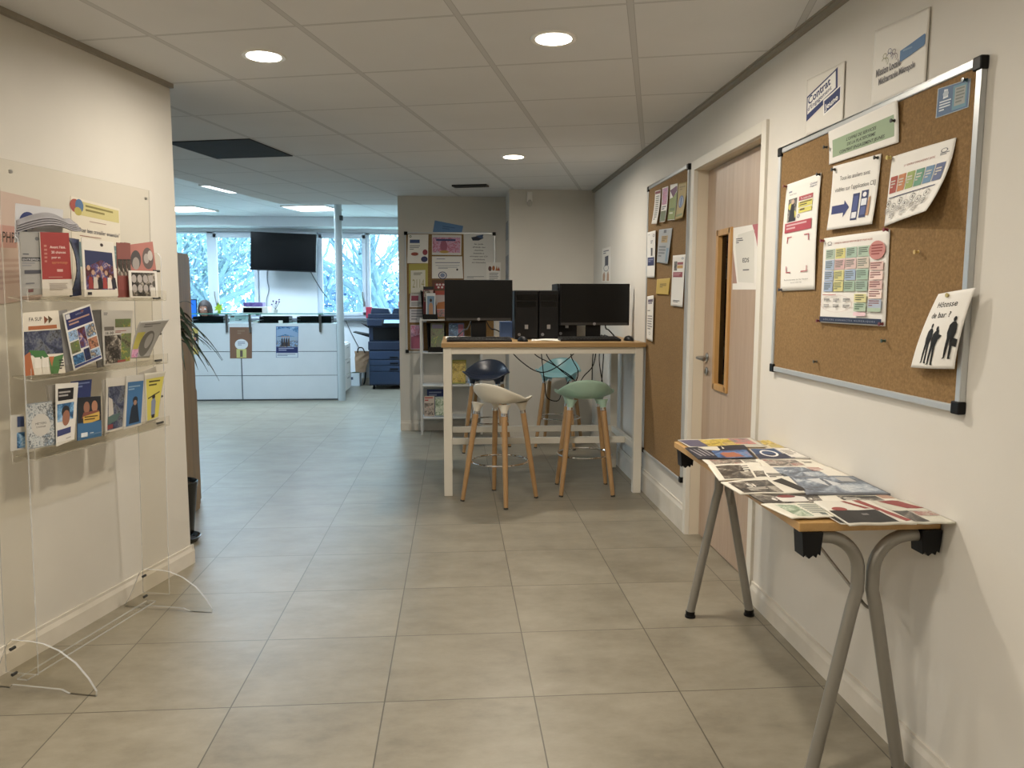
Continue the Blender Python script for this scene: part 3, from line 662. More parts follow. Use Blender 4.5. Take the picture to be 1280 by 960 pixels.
# papers on the tall board
P2 = 'papers pinned on the tall cork board'
paper('leaflet', 'narrow white leaflet with dark red heading, top left on the tall cork board', 'leaflet', rq((820, 239), (827, 237), (825.5, 280), (819, 280)), [('r', .05, .02, .95, .1, '#8c3442'), ('l', .2, .16, .8, .9, 12, '#8d8a88')], bend=lambda u, v: .004+.02*v*v)
paper('leaflet', 'narrow leaflet with purple picture and green foot, second atop the tall cork board', 'leaflet', rq((829, 235), (836.5, 232.5), (835, 277), (828, 278)), [('ph', .08, .03, .92, .5, 'flowers', 30), ('r', .05, .68, .95, .98, '#66754c'), ('l', .15, .55, .85, .66, 2, '#55506a')], bend=lambda u, v: .004+.014*v*v)
paper('leaflet', 'leaflet of purple peak over lime green, third atop the tall cork board', 'leaflet', rq((839, 231), (848, 229), (846.5, 275), (838, 275.5)), [('p', [(0, .16), (.95, .06), (.98, .2), (.5, .38)], '#6d2a60'), ('p', [(0, .4), (.5, .36), (1, .22), (1, .98), (0, .98)], '#8a9c3e'), ('r', .15, .66, .85, .74, '#5f7a2e'), ('l', .15, .78, .85, .86, 1, '#d9dcb8')], bend=lambda u, v: .004+.012*v*v)
paper('leaflet', 'ochre leaflet with a round blue emblem, top right on the tall cork board', 'leaflet', rq((849, 229.5), (860, 227), (857.5, 272), (848, 275.5)), [('c', .5, .52, .3, .17, '#8fa6c0'), ('ring', .5, .52, .3, .17, .05, '#2f5a9a'), ('r', .42, .4, .58, .64, '#3f6aa8'), ('l', .2, .1, .85, .22, 2, '#8a7430'), ('r', .1, .86, .9, .92, '#7c8a3a')], base='#b49a45', bend=lambda u, v: .004+.016*v*v)
paper('notice', 'narrow white notice with a dark blue block, left edge of tall cork board', 'notice', rq((810, 290.5), (822, 288), (820.5, 347), (809.5, 347)), [('ring', .8, .1, .12, .03, .04, '#7a7a84'), ('l', .15, .06, .5, .08, 1, '#8a8890'), ('l', .45, .2, .75, .28, 2, '#7f7d80'), ('r', .5, .36, .7, .53, '#55545a'), ('r', .1, .56, .92, .74, '#2f3a6e'), ('l', .2, .6, .8, .68, 2, '#8f97bd')], bend=lambda u, v: .004+.008*u)
paper('notice', 'grey notice with tan text box in a shiny sleeve on the tall cork board', 'notice', rq((825, 287), (841.5, 285), (838.5, 330), (822, 328)), [('r', .25, .2, .75, .4, '#c2a26a'), ('l', .3, .22, .7, .38, 3, '#7d6a45'), ('l', .1, .5, .7, .86, 4, '#7f858c'), ('r', .76, .55, .92, .95, '#7fa0bb'), ('r', .4, .03, .6, .12, '#6c7078')], base='#b7bcc0', bend=lambda u, v: .004+.015*u*v)
paper('note', 'yellow paper note on the tall cork board', 'note', rq((822, 349), (838.5, 347.5), (837, 368.5), (821.5, 367.5)), [('l', .28, .32, .78, .6, 3, '#6d5a1e')], base='#d8b338', bend=lambda u, v: .003+.004*v)
paper('poster', 'narrow white poster with a red block, at the right of the tall cork board', 'poster', rq((842, 319.5), (857.5, 318), (855, 384), (840.5, 382)), [('ph', .15, .12, .4, .3, 'bw', 50), ('r', .42, .14, .88, .19, '#a84a52'), ('r', .42, .2, .88, .26, '#dba94e'), ('ring', .82, .07, .08, .02, .03, '#5f6a90'), ('r', .1, .33, .88, .43, '#a53c4c'), ('l', .15, .35, .8, .41, 2, '#d8a0a6'), ('l', .2, .88, .8, .93, 2, '#4a4850')], bend=lambda u, v: .003+.006*v)
paper('notice', 'narrow white notice below the others at the lower left of the tall cork board', 'notice', rq((810, 370.5), (819.5, 369), (818, 427), (809, 424)), [('r', .15, .08, .9, .14, '#6c6078'), ('r', .2, .15, .8, .18, '#8c8498'), ('l', .1, .32, .7, .36, 1, '#66646a'), ('l', .15, .44, .9, .78, 6, '#9a979a'), ('ring', .5, .84, .14, .035, .03, '#6c6a6f')], bend=lambda u, v: .004+.008*u)
paper('poster', 'small white poster with drawn hands on the right wall above the right monitor', 'poster', quad(onX, (753, 311), (763.5, 308), (763, 352), (752.5, 352), X=WX), [('l', .15, .08, .85, .2, 2, '#77768a'), ('p', [(.35, .26), (.75, .24), (.75, .52), (.35, .54)], '#4a4f60'), ('ring', .5, .6, .3, .1, .05, '#5a6080'), ('p', [(.1, .98), (.12, .78), (.3, .7), (.4, .82), (.36, .98)], '#c79a78'), ('p', [(.6, .98), (.62, .78), (.75, .68), (.85, .8), (.86, .98)], '#c79a78')])
# push pins
PIN = 'push pins in the large cork board'
def pin(px, py, colr, label, d=.004):
    p = rp(px, py); m = MB(); m.lathe([(.0035, 0), (.0055, .002), (.0035, .004), (.0035, .010), (.006, .012), (.006, .014), (0, .0145)], seg=10)
    m.v = [V((p.x-v.z-d, p.y+v.x, p.z+v.y)) for v in m.v]
    tag(m.build('push_pin', mat('pin_'+colr, colr, .3)), label, 'push pin', PIN)
for x, y, c_, l_ in ((1038.5, 184, '#222222', 'dark pin at the left end of the green banded sign'), (1124, 151, '#222222', 'dark pin at the right end of the green banded sign'), (985, 233, '#7a3a2c', 'brown pin at the top left of the tall red and yellow poster'), (1027, 218, '#262626', 'black pin at the top right of the tall red and yellow poster'), (979, 362, '#242a3a', 'dark pin at the bottom left of the tall red and yellow poster'),
    (1046, 212, '#20241f', 'dark pin at the top left of the arrow notice'), (1100, 197, '#20241f', 'dark pin at the top right of the arrow notice'), (1116, 197, '#c9b86a', 'brass pin at the top left of the coloured squares chart'), (1032, 301, '#7c2f35', 'red pin at the top left of the pastel planning chart'), (1112, 287, '#7c2f35', 'red pin at the top right of the pastel planning chart'),
    (1027, 401, '#6a2a30', 'red pin at the bottom left of the pastel planning chart'), (1106, 405, '#6a2a30', 'red pin at the bottom right of the pastel planning chart'), (1109, 426, '#2a3a2a', 'dark green bare pin below the pastel planning chart'), (1023, 452, '#3a3324', 'bare dark pin at the lower left of the large cork board'), (1151, 315, '#c9a860', 'bare brass pin beneath the coloured squares chart'), (1196, 369, '#b7a86a', 'brass pin holding the Hôtesse de bar card'), (1212, 100, '#2a4a5a', 'dark pin on the small blue leaflet')):
    pin(x, y, c_, l_, .014 if y == 369 else (.012 if l_.endswith('green banded sign') else .005))

# ------------------------------------------------------------------ far notice board papers
KF = KY-.0125
def kq(*px): return [onY(x, y, KF) for x, y in px]
paper('notice', 'white notice with a blue title and red leaf, top left on the far notice board', 'notice', kq((510, 293), (535.5, 293), (535, 329), (509, 329)), [('r', .1, .18, .58, .3, '#3f5a94'), ('ring', .12, .07, .06, .04, .03, '#7a8a5a'), ('l', .1, .38, .6, .56, 3, '#a09fa0'), ('c', .35, .68, .18, .06, '#b0503a'), ('c', .85, .62, .12, .1, '#a33648'), ('c', .82, .86, .16, .1, '#3c3f6c')])
paper('notice', 'yellow sheet with a white panel at the left of the far notice board', 'notice', kq((511, 330), (535, 329), (535, 367), (511, 367)), [('r', .1, .22, .86, .98, '#dedbcb'), ('l', .25, .3, .75, .4, 2, '#86856f'), ('t', .18, .8, .3, '2114', '#b5ae70', 'l', .62)], base='#bfb23f')
paper('poster', 'pink and blue picture sheet at the top middle of the far notice board', 'poster', kq((540, 293.5), (577, 294), (576.5, 319), (540, 318.5)), [('ph', .02, .12, .96, .88, 'flowers', 12), ('c', .4, .55, .12, .28, '#b05a7a'), ('r', .14, .2, .8, .3, '#42487e'), ('c', .42, .84, .16, .07, '#c99a3a')], base='#d5d0cc')
paper('certificate', 'white certificate with a round blue seal in the middle of the far notice board', 'notice', kq((540, 320.5), (577.5, 320.5), (579, 348), (540, 348)), [('l', .15, .1, .85, .16, 1, '#8a8ab0'), ('r', .1, .27, .92, .3, '#6c6c90'), ('r', .12, .4, .9, .42, '#8a8aa0'), ('l', .2, .48, .9, .58, 2, '#9a9aa8'), ('ring', .34, .86, .14, .17, .03, '#32467e'), ('c', .34, .86, .08, .1, '#8593b8'), ('c', .82, .6, .03, .05, '#2c2c36')])
paper('notice', 'large white sheet of handwritten black lines at the right of the far notice board', 'notice', kq((579.5, 292), (617, 292), (617, 350), (580, 350)), [('p', [(.25, .08), (.62, .04), (.66, .1), (.5, .15), (.3, .15)], '#2b3346'), ('p', [(.4, .05), (.66, .02), (.62, .12)], '#3c5a86')]+[('t', .5, .24+.066*i, .032, t_, '#33343c', 'c', w_, .01, 0, -.02) for i, (t_, w_) in enumerate((('le job', .3), ("d'été tu", .42), ('cherches', .3), ('bientôt à', .36), ('envoyer ton CV', .6), ('candidate', .4), ('ici bientôt', .46)))]+[('l', .1, .92, .7, .97, 2, '#9a9a9e')], base='#dedcd6')
paper('flyer', 'small white flyer with orange letters overlapping the right frame of the far notice board', 'leaflet', [onY(x, y, KF-.006) for x, y in ((608, 328), (626, 328), (625.5, 354), (608, 354))], [('c', .25, .3, .12, .12, '#6a3f3a'), ('c', .5, .28, .1, .12, '#c06a2e'), ('p', [(.62, .4), (.72, .15), (.82, .4)], '#c9762e'), ('p', [(.76, .4), (.86, .2), (.96, .4)], '#b5522e'), ('l', .2, .5, .85, .9, 5, '#9a9a9a')])
paper('flyer', 'small brown flyer with red and white icons, below the certificate on the far notice board', 'leaflet', kq((540, 350), (558, 350), (558, 363), (540, 363)), [('r', .2, .3, .98, .85, '#a5303a'), ('c', .35, .45, .08, .1, '#e0d4cc'), ('c', .55, .45, .08, .1, '#e0d4cc'), ('c', .78, .45, .08, .1, '#e0d4cc'), ('c', .45, .7, .08, .1, '#e0d4cc'), ('c', .7, .7, .08, .1, '#e0d4cc')], base='#6e4430')
paper('flyer', 'red headed pink flyer half hidden behind the left monitor on the far notice board', 'leaflet', kq((537, 363.5), (560, 363.5), (560, 396), (537, 396)), [('r', 0, 0, 1, .16, '#bf4a34'), ('p', [(.3, .7), (.45, .45), (.9, .4), (1, .7)], '#c4752e'), ('ph', .0, .72, 1, 1, 'pink', 14)], base='#d3c4c2')
paper('flyer', 'small white and crimson flyer low at the left of the far notice board', 'leaflet', kq((513, 366), (530, 366), (530, 384), (512, 384)), [('r', .08, .2, .6, .55, '#a33a5a'), ('l', .1, .65, .9, .95, 3, '#8a8a92')], base='#d5d2cf')
paper('flyer', 'white letter sheet under the crimson flyer on the far notice board', 'leaflet', kq((512, 386), (534, 386), (533, 403), (512, 403)), [('l', .1, .1, .9, .9, 4, '#9a98a0')], base='#cfccd0')
paper('flyer', 'pink picture flyer at the bottom left of the far notice board', 'leaflet', kq((513, 406), (529, 406), (530, 437), (513, 437)), [('ph', .05, .03, .95, .96, 'flowers', 9), ('p', [(.05, .5), (.95, .35), (.95, .96), (.05, .96)], '#b8567a')], base='#c9b5c0')
paper('paper_sign', 'blue paper sign stuck on the wall above the far notice board', 'notice', [onY(x, y, KY-.001) for x, y in ((543.5, 275.5), (579, 282.5), (577, 292), (541, 290))], [('l', .3, .35, .75, .75, 2, '#4b78b0')], base='#5f93cf')
sx = BX
paper('flyer', 'upper dark flyer on the narrow side of the back wall', 'leaflet', [V((sx, 7.66, 2.05)), V((sx, 7.38, 2.05)), V((sx, 7.38, 1.88)), V((sx, 7.66, 1.88))], [('ph', .05, .05, .95, .95, 'bluegrey', 20)], base='#8a8f98')
paper('poster', 'lower grey poster on the narrow side of the back wall', 'poster', [V((sx, 7.68, 1.88-.15)), V((sx, 7.3, 1.73)), V((sx, 7.3, 1.38)), V((sx, 7.68, 1.38))], [('ph', .05, .05, .95, .7, 'bluegrey', 14), ('l', .1, .75, .9, .95, 4, '#6a6f7a')], base='#9aa2ac')

# ------------------------------------------------------------------ high table
TX0, TX1, TY0, TY1, TZ = -.09, 1.272, 5.07, 5.97, 1.03
tb = thing('high_table', 'high oak topped table on white metal legs against the right wall', 'table', ((TX0+TX1)/2, (TY0+TY1)/2, 0))
mb = MB(); mb.box((TX0, TY0, TZ-.03), (TX1, TY1, TZ)); mb.build('tabletop', M['topx'], tb, bevel=.003)
M['tleg'] = mat('table_leg_white', '#d6d1c4', .4)
lx0, lx1, ly0, ly1 = TX0+.012, TX1-.012, TY0+.02, TY1-.02; lw = .055
mb = MB()
for y in (ly0+.008, ly1-.03): mb.box((lx0+lw, y, TZ-.075), (lx1-lw, y+.022, TZ-.03))
for x in (lx0+.008, lx1-.03): mb.box((x, ly0+lw, TZ-.075), (x+.022, ly1-lw, TZ-.03))
mb.build('apron', M['tleg'], tb, bevel=.002)
for x in (lx0, lx1-lw):
    for y in (ly0, ly1-lw): m = MB(); m.box((x, y, 0), (x+lw, y+lw, TZ-.03)); m.build('leg', M['tleg'], tb, bevel=.003)
for x in (lx0+.01, lx1-.045): m = MB(); m.box((x, ly0+lw, .29), (x+.035, ly1-lw, .335)); m.build('side_rail', M['tleg'], tb, bevel=.002)
for y in (5.41, ly1-.045): m = MB(); m.box((lx0+.045, y, .29), (lx1-.045, y+.03, .335)); m.build('foot_rail', M['tleg'], tb, bevel=.002)

# ------------------------------------------------------------------ stools
def make_stool(label, seatc):
    t = thing('bar_stool', label, 'stool', (0, 0, 0))
    sm_ = mat('stool_shell_'+seatc, seatc, .35)
    m = MB(); NR, NA = 12, 48; vs = []; fs = []
    def wing(a):
        d = abs(math.atan2(math.sin(a), abs(math.cos(a)))+.3); return math.exp(-(d/.42)**2)
    for i in range(NR+1):
        r = i/NR
        for k in range(NA):
            a = 2*PI*k/NA; ca, sa = math.cos(a), math.sin(a); b = max(0, sa); f = max(0, -sa); w_ = wing(a)
            x = r*ca*(.172+.045*w_*r); y = r*sa*(.155 if sa > 0 else .175)*(1+.1*(1-abs(sa)))-.02*w_*r*r+.012*b*r
            vs.append((x, y, .648+.14*b**.62*r**3.6+.056*w_*r**3-.012*f*r**2))
    for i in range(NR):
        for k in range(NA): fs.append((i*NA+k, i*NA+(k+1) % NA, (i+1)*NA+(k+1) % NA, (i+1)*NA+k))
    m.add(vs, fs, 0, True); st = m.build('seat', sm_, t, local=True, solid=.013, subsurf=1, angle=80)
    for sx in (-1, 1):
        for sy in (-1, 1):
            top = V((sx*.105, sy*.098, .648)); ft = V((sx*.175, sy*.175, 0)); d = (ft-top)
            P_ = lambda f: top+d*f
            m = MB(); m.tube([P_(0), P_(.03), P_(.06), P_(.085)], [.042, .032, .023, .02], 14); m.build('leg_socket', sm_, t, local=True)
            m = MB(); m.tube([P_(.08), P_(.12), P_(.6), P_(.985)], [.0165, .019, .018, .0145], 14); lg = m.build('leg', M['leg'], t, local=True)
            m = MB(); m.tube([P_(.078), P_(.112)], .0205, 14); m.build('ferrule', M['chrome'], lg, local=True)
            m = MB(); m.tube([P_(.982), P_(1)], .0145, 12); m.build('foot_pad', M['dgrey'], lg, local=True)
    m = MB(); m.tube([(.187*math.cos(2*PI*k/40), .187*math.sin(2*PI*k/40), .262) for k in range(40)], .0065, 8, closed=True); m.build('footrest_ring', M['chrome'], t, local=True)
    return t
def put(t, x, y, rz): t.location = (x, y, 0); t.rotation_euler = (0, 0, rz)
st = make_stool('cream white bar stool with wooden legs, front left at the high table', '#d9d4c6'); put(st, .288, 4.985, math.radians(141))
st2 = make_stool('mint green bar stool with wooden legs, front right at the high table', '#9fbfae'); put(st2, .885, 5.19, PI-math.radians(3))
st3 = make_stool('navy blue bar stool behind the left half of the high table', '#1d2638'); put(st3, .275, 6.66, math.radians(-12))
st4 = make_stool('pale teal bar stool behind the right half of the high table', '#7fb0b8'); put(st4, .93, 6.83, math.radians(-20))
for s_ in (st, st2, st3, st4): s_['group'] = 'bar stools around the high table'

# ------------------------------------------------------------------ computers
def monitor(label, x0, x1, z0, z1, y, ry):
    cx = (x0+x1)/2; t = thing('monitor', label, 'monitor', (cx, y+.06, TZ), ry)
    w, h = x1-x0, z1-z0; zz = z0-TZ
    m = MB(); m.box((-w/2, -.06, zz), (w/2, -.03, zz+h)); m.box((-w/2+.06, -.03, zz+.05), (w/2-.06, -.005, zz+h-.05)); m.build('casing', M['black'], t, local=True, bevel=.004)
    m = MB(); m.box((-w/2+.012, -.0615, zz+.024), (w/2-.012, -.0595, zz+h-.012)); m.build('screen', M['screen'], t, local=True)
    m = MB(); m.box((-w/2+.012, -.062, zz+.004), (w/2-.012, -.06, zz+.02)); ch = m.build('chin_strip', mat('chin_grey', '#2b2a29', .4), t, local=True)
    m = MB(); m.lathe([(.0105, 0), (.0105, .0015), (0, .0016)], seg=20); m.v = [V((v.x, -.0622-v.z, zz+.012+v.y)) for v in m.v]; m.build('badge', mat('badge_silver', '#9a9a9c', .3, .6), t, local=True)
    m = MB(); m.box((-.055, -.012, .012), (.055, .012, zz+.09)); m.build('neck', M['black'], t, local=True, bevel=.006)
    m = MB(); m.prism([(-.11, -.09, 0), (.11, -.09, 0), (.125, -.04, 0), (.125, .09, 0), (-.125, .09, 0), (-.125, -.04, 0)], (0, 0, .014)); m.build('stand_base', M['black'], t, local=True, bevel=.004)
    return t
m1 = monitor('black monitor at the left end of the high table', -.072, .411, 1.162, 1.452, 5.52, 0.)
m2 = monitor('black monitor at the right end of the high table, nearest the wall', .752, 1.262, 1.128, 1.428, 5.54, -.02)
def tower(label, x0, x1, y0, z1, yl=.4):
    t = thing('computer_tower', label, 'computer', ((x0+x1)/2, y0+yl/2, TZ)); w = x1-x0; h = z1-TZ; y = -yl/2
    m = MB(); m.box((-w/2, y+.02, .008), (w/2, yl/2, h)); m.build('case', mat('case_black', '#0a0b0d', .55, 0, .22), t, local=True, bevel=.003)
    m = MB(); m.box((-w/2+.002, y, .006), (w/2-.002, y+.022, h-.002)); fp = m.build('front_panel', M['black'], t, local=True, bevel=.005)
    for k in range(2): m = MB(); m.box((-w/2+.014, y-.002, h-.07-.05*k), (w/2-.014, y, h-.03-.05*k)); m.build('drive_bay', M['blackg'], fp, local=True, bevel=.001)
    m = MB(); m.box((-.012, y-.0015, .075), (.012, y, .105)); m.build('badge', mat('badge_silver', '#9a9a9c', .3, .6), fp, local=True, bevel=.003)
    m = MB(); m.lathe([(.011, 0), (.011, .002), (0, .0025)], seg=18); m.v = [V((v.x-w*.3, y-v.z, .035+v.y)) for v in m.v]; m.build('power_button', mat('button_grey', '#6d6d70', .3), fp, local=True)
    for sx in (-1, 1):
        m = MB(); m.box((sx*w*.4-.012, y+.03, 0), (sx*w*.4+.012, yl/2-.03, .009)); m.build('foot', M['dgrey'], t, local=True)
    return t
tower('black computer tower beside the left monitor on the high table', .424, .594, 5.5, 1.379)
tower('black computer tower in the middle, second from the left monitor', .598, .742, 5.51, 1.379)
tower('slightly taller black computer tower half hidden by the right monitor', .747, .9, 5.66, 1.43, .3)
def keyboard(label, x0, x1, y0, y1, rz):
    t = thing('keyboard', label, 'keyboard', ((x0+x1)/2, (y0+y1)/2, TZ), rz); w, d = x1-x0, y1-y0
    m = MB(); m.prism([(-w/2, -d/2, 0), (-w/2, d/2, 0), (-w/2, d/2, .026), (-w/2, -d/2, .014)], (w, 0, 0)); m.build('body', M['black'], t, local=True, bevel=.003)
    m = MB(); kx, ky = 18, 5; kw, kd = (w-.02)/kx, (d-.025)/ky
    for i in range(kx):
        for j in range(ky):
            x = -w/2+.01+kw*i; y = -d/2+.01+kd*j; z = .0145+.012*(y+d/2)/d
            m.box((x+.0015, y+.0015, z), (x+kw-.0015, y+kd-.0015, z+.005))
    m.build('keys', mat('keycaps', '#17181a', .55), t, local=True)
    return t
keyboard('slim black keyboard in front of the left monitor', -.055, .385, 5.2, 5.34, 0.)
keyboard('black keyboard in front of the right monitor', .72, 1.14, 5.24, 5.38, .02)
def mouse(label, x, y, rz):
    t = thing('computer_mouse', label, 'mouse', (x, y, TZ), rz)
    m = MB(); m.ball((0, 0, .0), .032, .055, .036, 18, 9, z0=0.02); m.build('shell', M['black'], t, local=True)
    m = MB(); m.tube([(0, -.03-.008, .026), (0, -.03+.006, .031)], .004, 8); m.build('wheel', M['dgrey'], t, local=True)
mouse('black mouse between the left keyboard and the white sheet', .46, 5.24, .35)
mouse('black mouse at the right end of the high table', 1.205, 5.3, .2)
paper('paper_sheet', 'loose white sheet lying on the high table before the towers', 'paper', [onZ(668, 421, TZ+.001), onZ(722, 421, TZ+.001), onZ(719, 426.5, TZ+.001), onZ(664, 426, TZ+.001)], [('l', .15, .2, .8, .7, 4, '#b5b3b0')], bend=lambda u, v: .004*math.sin(u*5)**2)
paper('paper_sheet', 'white sheet at the left end of the high table behind the keyboard', 'paper', [V((-.07, 5.92, TZ+.001)), V((.1, 5.92, TZ+.001)), V((.1, 5.6, TZ+.001)), V((-.07, 5.6, TZ+.001))], [('l', .15, .1, .85, .8, 8, '#b9b7b4')])
mb = MB(); mb.box((.335, 5.72, TZ), (.43, 5.85, TZ+.12)); tag(mb.build('box', mat('blue_card', '#35507e', .6), bevel=.002), 'small blue box beside the towers behind the left monitor', 'box')
mb = MB(); mb.box((.86, 5.84, TZ), (1.08, 5.93, TZ+.085)); tag(mb.build('box', mat('pale_card', '#c6c3ba', .6), bevel=.002), 'pale flat box behind the right monitor stand', 'box')
def spl(pts, n=10):
    pts = [V(p) for p in pts]; out = []
    for i in range(len(pts)-1):
        p0, p1, p2, p3 = pts[max(i-1, 0)], pts[i], pts[i+1], pts[min(i+2, len(pts)-1)]
        for k in range(n):
            t = k/n; out.append(.5*((2*p1)+(p2-p0)*t+(2*p0-5*p1+4*p2-p3)*t*t+(3*p1-p0-3*p2+p3)*t**3))
    return out+[pts[-1]]
CB = 'black cables hanging under the high table'
YC = TY1+.03
def cable(px, label='black cable looping in the tangle under the high table', Y=YC, r=.0042, grp=CB, first=None):
    pts = [onY(x, y, Y+.02*math.sin(i*1.7)) for i, (x, y) in enumerate(px)]
    if Y == YC:
        x = pts[0].x; top = [V((x, TY1-.12, TZ+.005)), V((x, TY1-.02, TZ+.006)), V((x, TY1+.02, TZ-.01))]
        if px[-1][1] == 418:
            x = pts[-1].x; pts = pts[:-1]+[V((x, TY1+.02, TZ-.01)), V((x, TY1-.02, TZ+.006)), V((x, TY1-.12, TZ+.005))]
        pts = top+pts[1:]
    m = MB(); m.tube(spl(pts), r, 7); return tag(m.build('cable', M['black']), label, 'cable', grp)
cable([(640, 418), (640, 440), (668, 463), (690, 462), (720, 439), (722, 418)], 'black cable drooping from the towers to the left under the high table')
cable([(664, 418), (668, 442), (690, 455), (713, 470), (722, 482)])
cable([(676, 418), (677, 445), (681, 480), (684, 497), (697, 501), (703, 490), (712, 475)], 'black cable hanging lowest, in a loop before the teal stool')
cable([(680, 418), (684, 445), (700, 462), (716, 474)])
cable([(714, 418), (714, 445), (722, 462), (721, 474), (714, 482)])
cable([(747, 418), (742, 455), (730, 470), (722, 482)])
cable([(745, 418), (741, 445), (740, 475)], 'straight black cable hanging below the right monitor, leftmost of three')
cable([(751, 418), (749, 450), (753, 478)], 'straight black cable hanging below the right monitor, middle of three')
cable([(755, 418), (754, 450), (752, 478)], 'straight black cable hanging below the right monitor, rightmost of three')
CT = 'black cables on the high table behind the monitors'
for i, (a, b, l_) in enumerate((((.22, 5.6), (.4, 5.9), 'black cable looped behind the left monitor, curving to the towers'), ((.12, 5.62), (.02, 5.92), 'black cable hanging at the left of the left monitor stand'), ((1.1, 5.62), (1.22, 5.86), 'black cable bundle behind the right monitor stand'))):
    z = TZ+.006; m = MB(); m.tube(spl([(a[0], a[1], TZ+.14), (a[0]+(b[0]-a[0])*.25, (a[1]+b[1])/2, TZ+.07), ((a[0]+b[0])/2, (a[1]+b[1])/2+.05, z+.05), (b[0], b[1], z)]), .005, 7)
    tag(m.build('cable', M['black']), l_, 'cable', CT)

# ------------------------------------------------------------------ white leaflet rack by the far board
RY0, RY1 = 7.46, 7.7; RX0, RX1 = -.325, .255
rk = thing('display_rack', 'white metal leaflet rack standing under the far notice board', 'rack', ((RX0+RX1)/2, (RY0+RY1)/2, 0))
M['rack'] = mat('rack_white', '#c9cbca', .4)
for x in (RX0, RX1):
    for y in (RY0, RY1): m = MB(); m.box((x-.011, y-.011, 0), (x+.011, y+.011, 1.13)); m.build('post', M['rack'], rk, bevel=.002)
for z in (.17, .485, .805, 1.12):
    m = MB(); m.box((RX0, RY0-.012, z-.012), (RX1, RY1+.012, z)); m.build('shelf', M['rack'], rk, bevel=.002)
def holder(label, x0, x1, z, tilt):
    t = thing('magazine_holder', label, 'magazine holder', ((x0+x1)/2, (RY0+RY1)/2, z)); w = (x1-x0)/2
    m = MB()
    for s in (-1, 1):
        X_ = s*w
        m.prism([(X_-.004, -.1, 0), (X_-.004, .1, 0), (X_-.004+tilt, .11, .27), (X_-.004+tilt, .08, .28), (X_-.004+tilt*.3, -.06, .06)], (.008, 0, 0))
    m.build('side_panel', M['black'], t, local=True)
    m = MB(); m.box((-w, -.1, 0), (w, .1, .006)); m.box((-w, -.104, 0), (w, -.098, .05)); m.build('tray', M['black'], t, local=True)
    m = MB(); m.prism([(-w, .1, 0), (w, .1, 0), (w+tilt, .11, .27), (-w+tilt, .11, .27)], (0, .005, 0)); m.build('back_panel', M['black'], t, local=True)
    return t
holder('black slanted magazine holder on the top shelf of the white rack', -.3, -.17, 1.12, -.03)
holder('black slanted magazine holder on the second shelf of the white rack', -.255, -.08, .805, -.02)
def standup(name, label, cat, x0, x1, y, z0, z1, items, base=WHITE, lean=.05, thick=.004, dx=0.):
    return paper(name, label, cat, [V((x0+dx, y+lean, z1)), V((x1+dx, y+lean, z1)), V((x1, y, z0)), V((x0, y, z0))], items, base, thick=thick)
standup('booklet', 'red and black booklet standing behind in the upper magazine holder', 'booklet', -.305, -.205, 7.585, 1.14, 1.435, [('r', 0, 0, 1, .1, '#1c1c22'), ('ph', .05, .12, .95, .5, 'bwred', 14)], '#8c2f38')
standup('leaflet', 'leaflet with a standing portrait in the front of the upper magazine holder', 'leaflet', -.275, -.185, 7.5, 1.14, 1.37, [('r', .1, .12, .88, .95, '#6d8fae'), ('c', .5, .3, .13, .07, '#3c2a24'), ('p', [(.28, .9), (.3, .5), (.42, .4), (.6, .4), (.72, .5), (.74, .9)], '#b8845a')], '#cfd2d3')
standup('booklet', 'green and purple picture booklet in the lower magazine holder', 'booklet', -.235, -.105, 7.54, .825, 1.08, [('ph', .03, .03, .97, .97, 'film', 16), ('r', .1, .05, .9, .2, '#8f86a0')], '#8a8a7a')
standup('booklet', 'blue and pink booklet standing on the second rack shelf behind the monitor stand', 'booklet', -.06, .09, 7.55, .81, 1.08, [('ph', .03, .03, .6, .97, 'blue', 12), ('r', .62, .05, .95, .95, '#a8607a')], '#6a78a8')
standup('booklet', 'yellow green picture booklet standing on the third rack shelf', 'booklet', -.04, .1, 7.55, .49, .72, [('ph', .05, .05, .95, .95, 'yellow', 18)], '#a9a832', dx=.01)
standup('booklet', 'small blue and white booklet beside the yellow green one on the rack', 'booklet', .12, .22, 7.55, .49, .615, [('ph', .05, .05, .95, .95, 'blue', 20)], '#7a8fb0')
standup('booklet', 'red and white booklet at the left of the bottom rack shelf', 'booklet', -.305, -.205, 7.5, .175, .37, [('ph', .05, .35, .95, .95, 'bwred', 24), ('l', .08, .06, .92, .3, 2, '#b8342e')], '#c8b8a8')
standup('booklet', 'green and white booklet in the middle of the bottom rack shelf', 'booklet', -.2, -.1, 7.52, .175, .36, [('ph', .05, .1, .95, .95, 'green', 20)], '#9db0a8')
standup('booklet', 'dark blue booklet at the back of the bottom rack shelf', 'booklet', -.28, -.09, 7.6, .175, .425, [('l', .1, .1, .8, .3, 2, '#9aa8cc')], '#2c3f78')

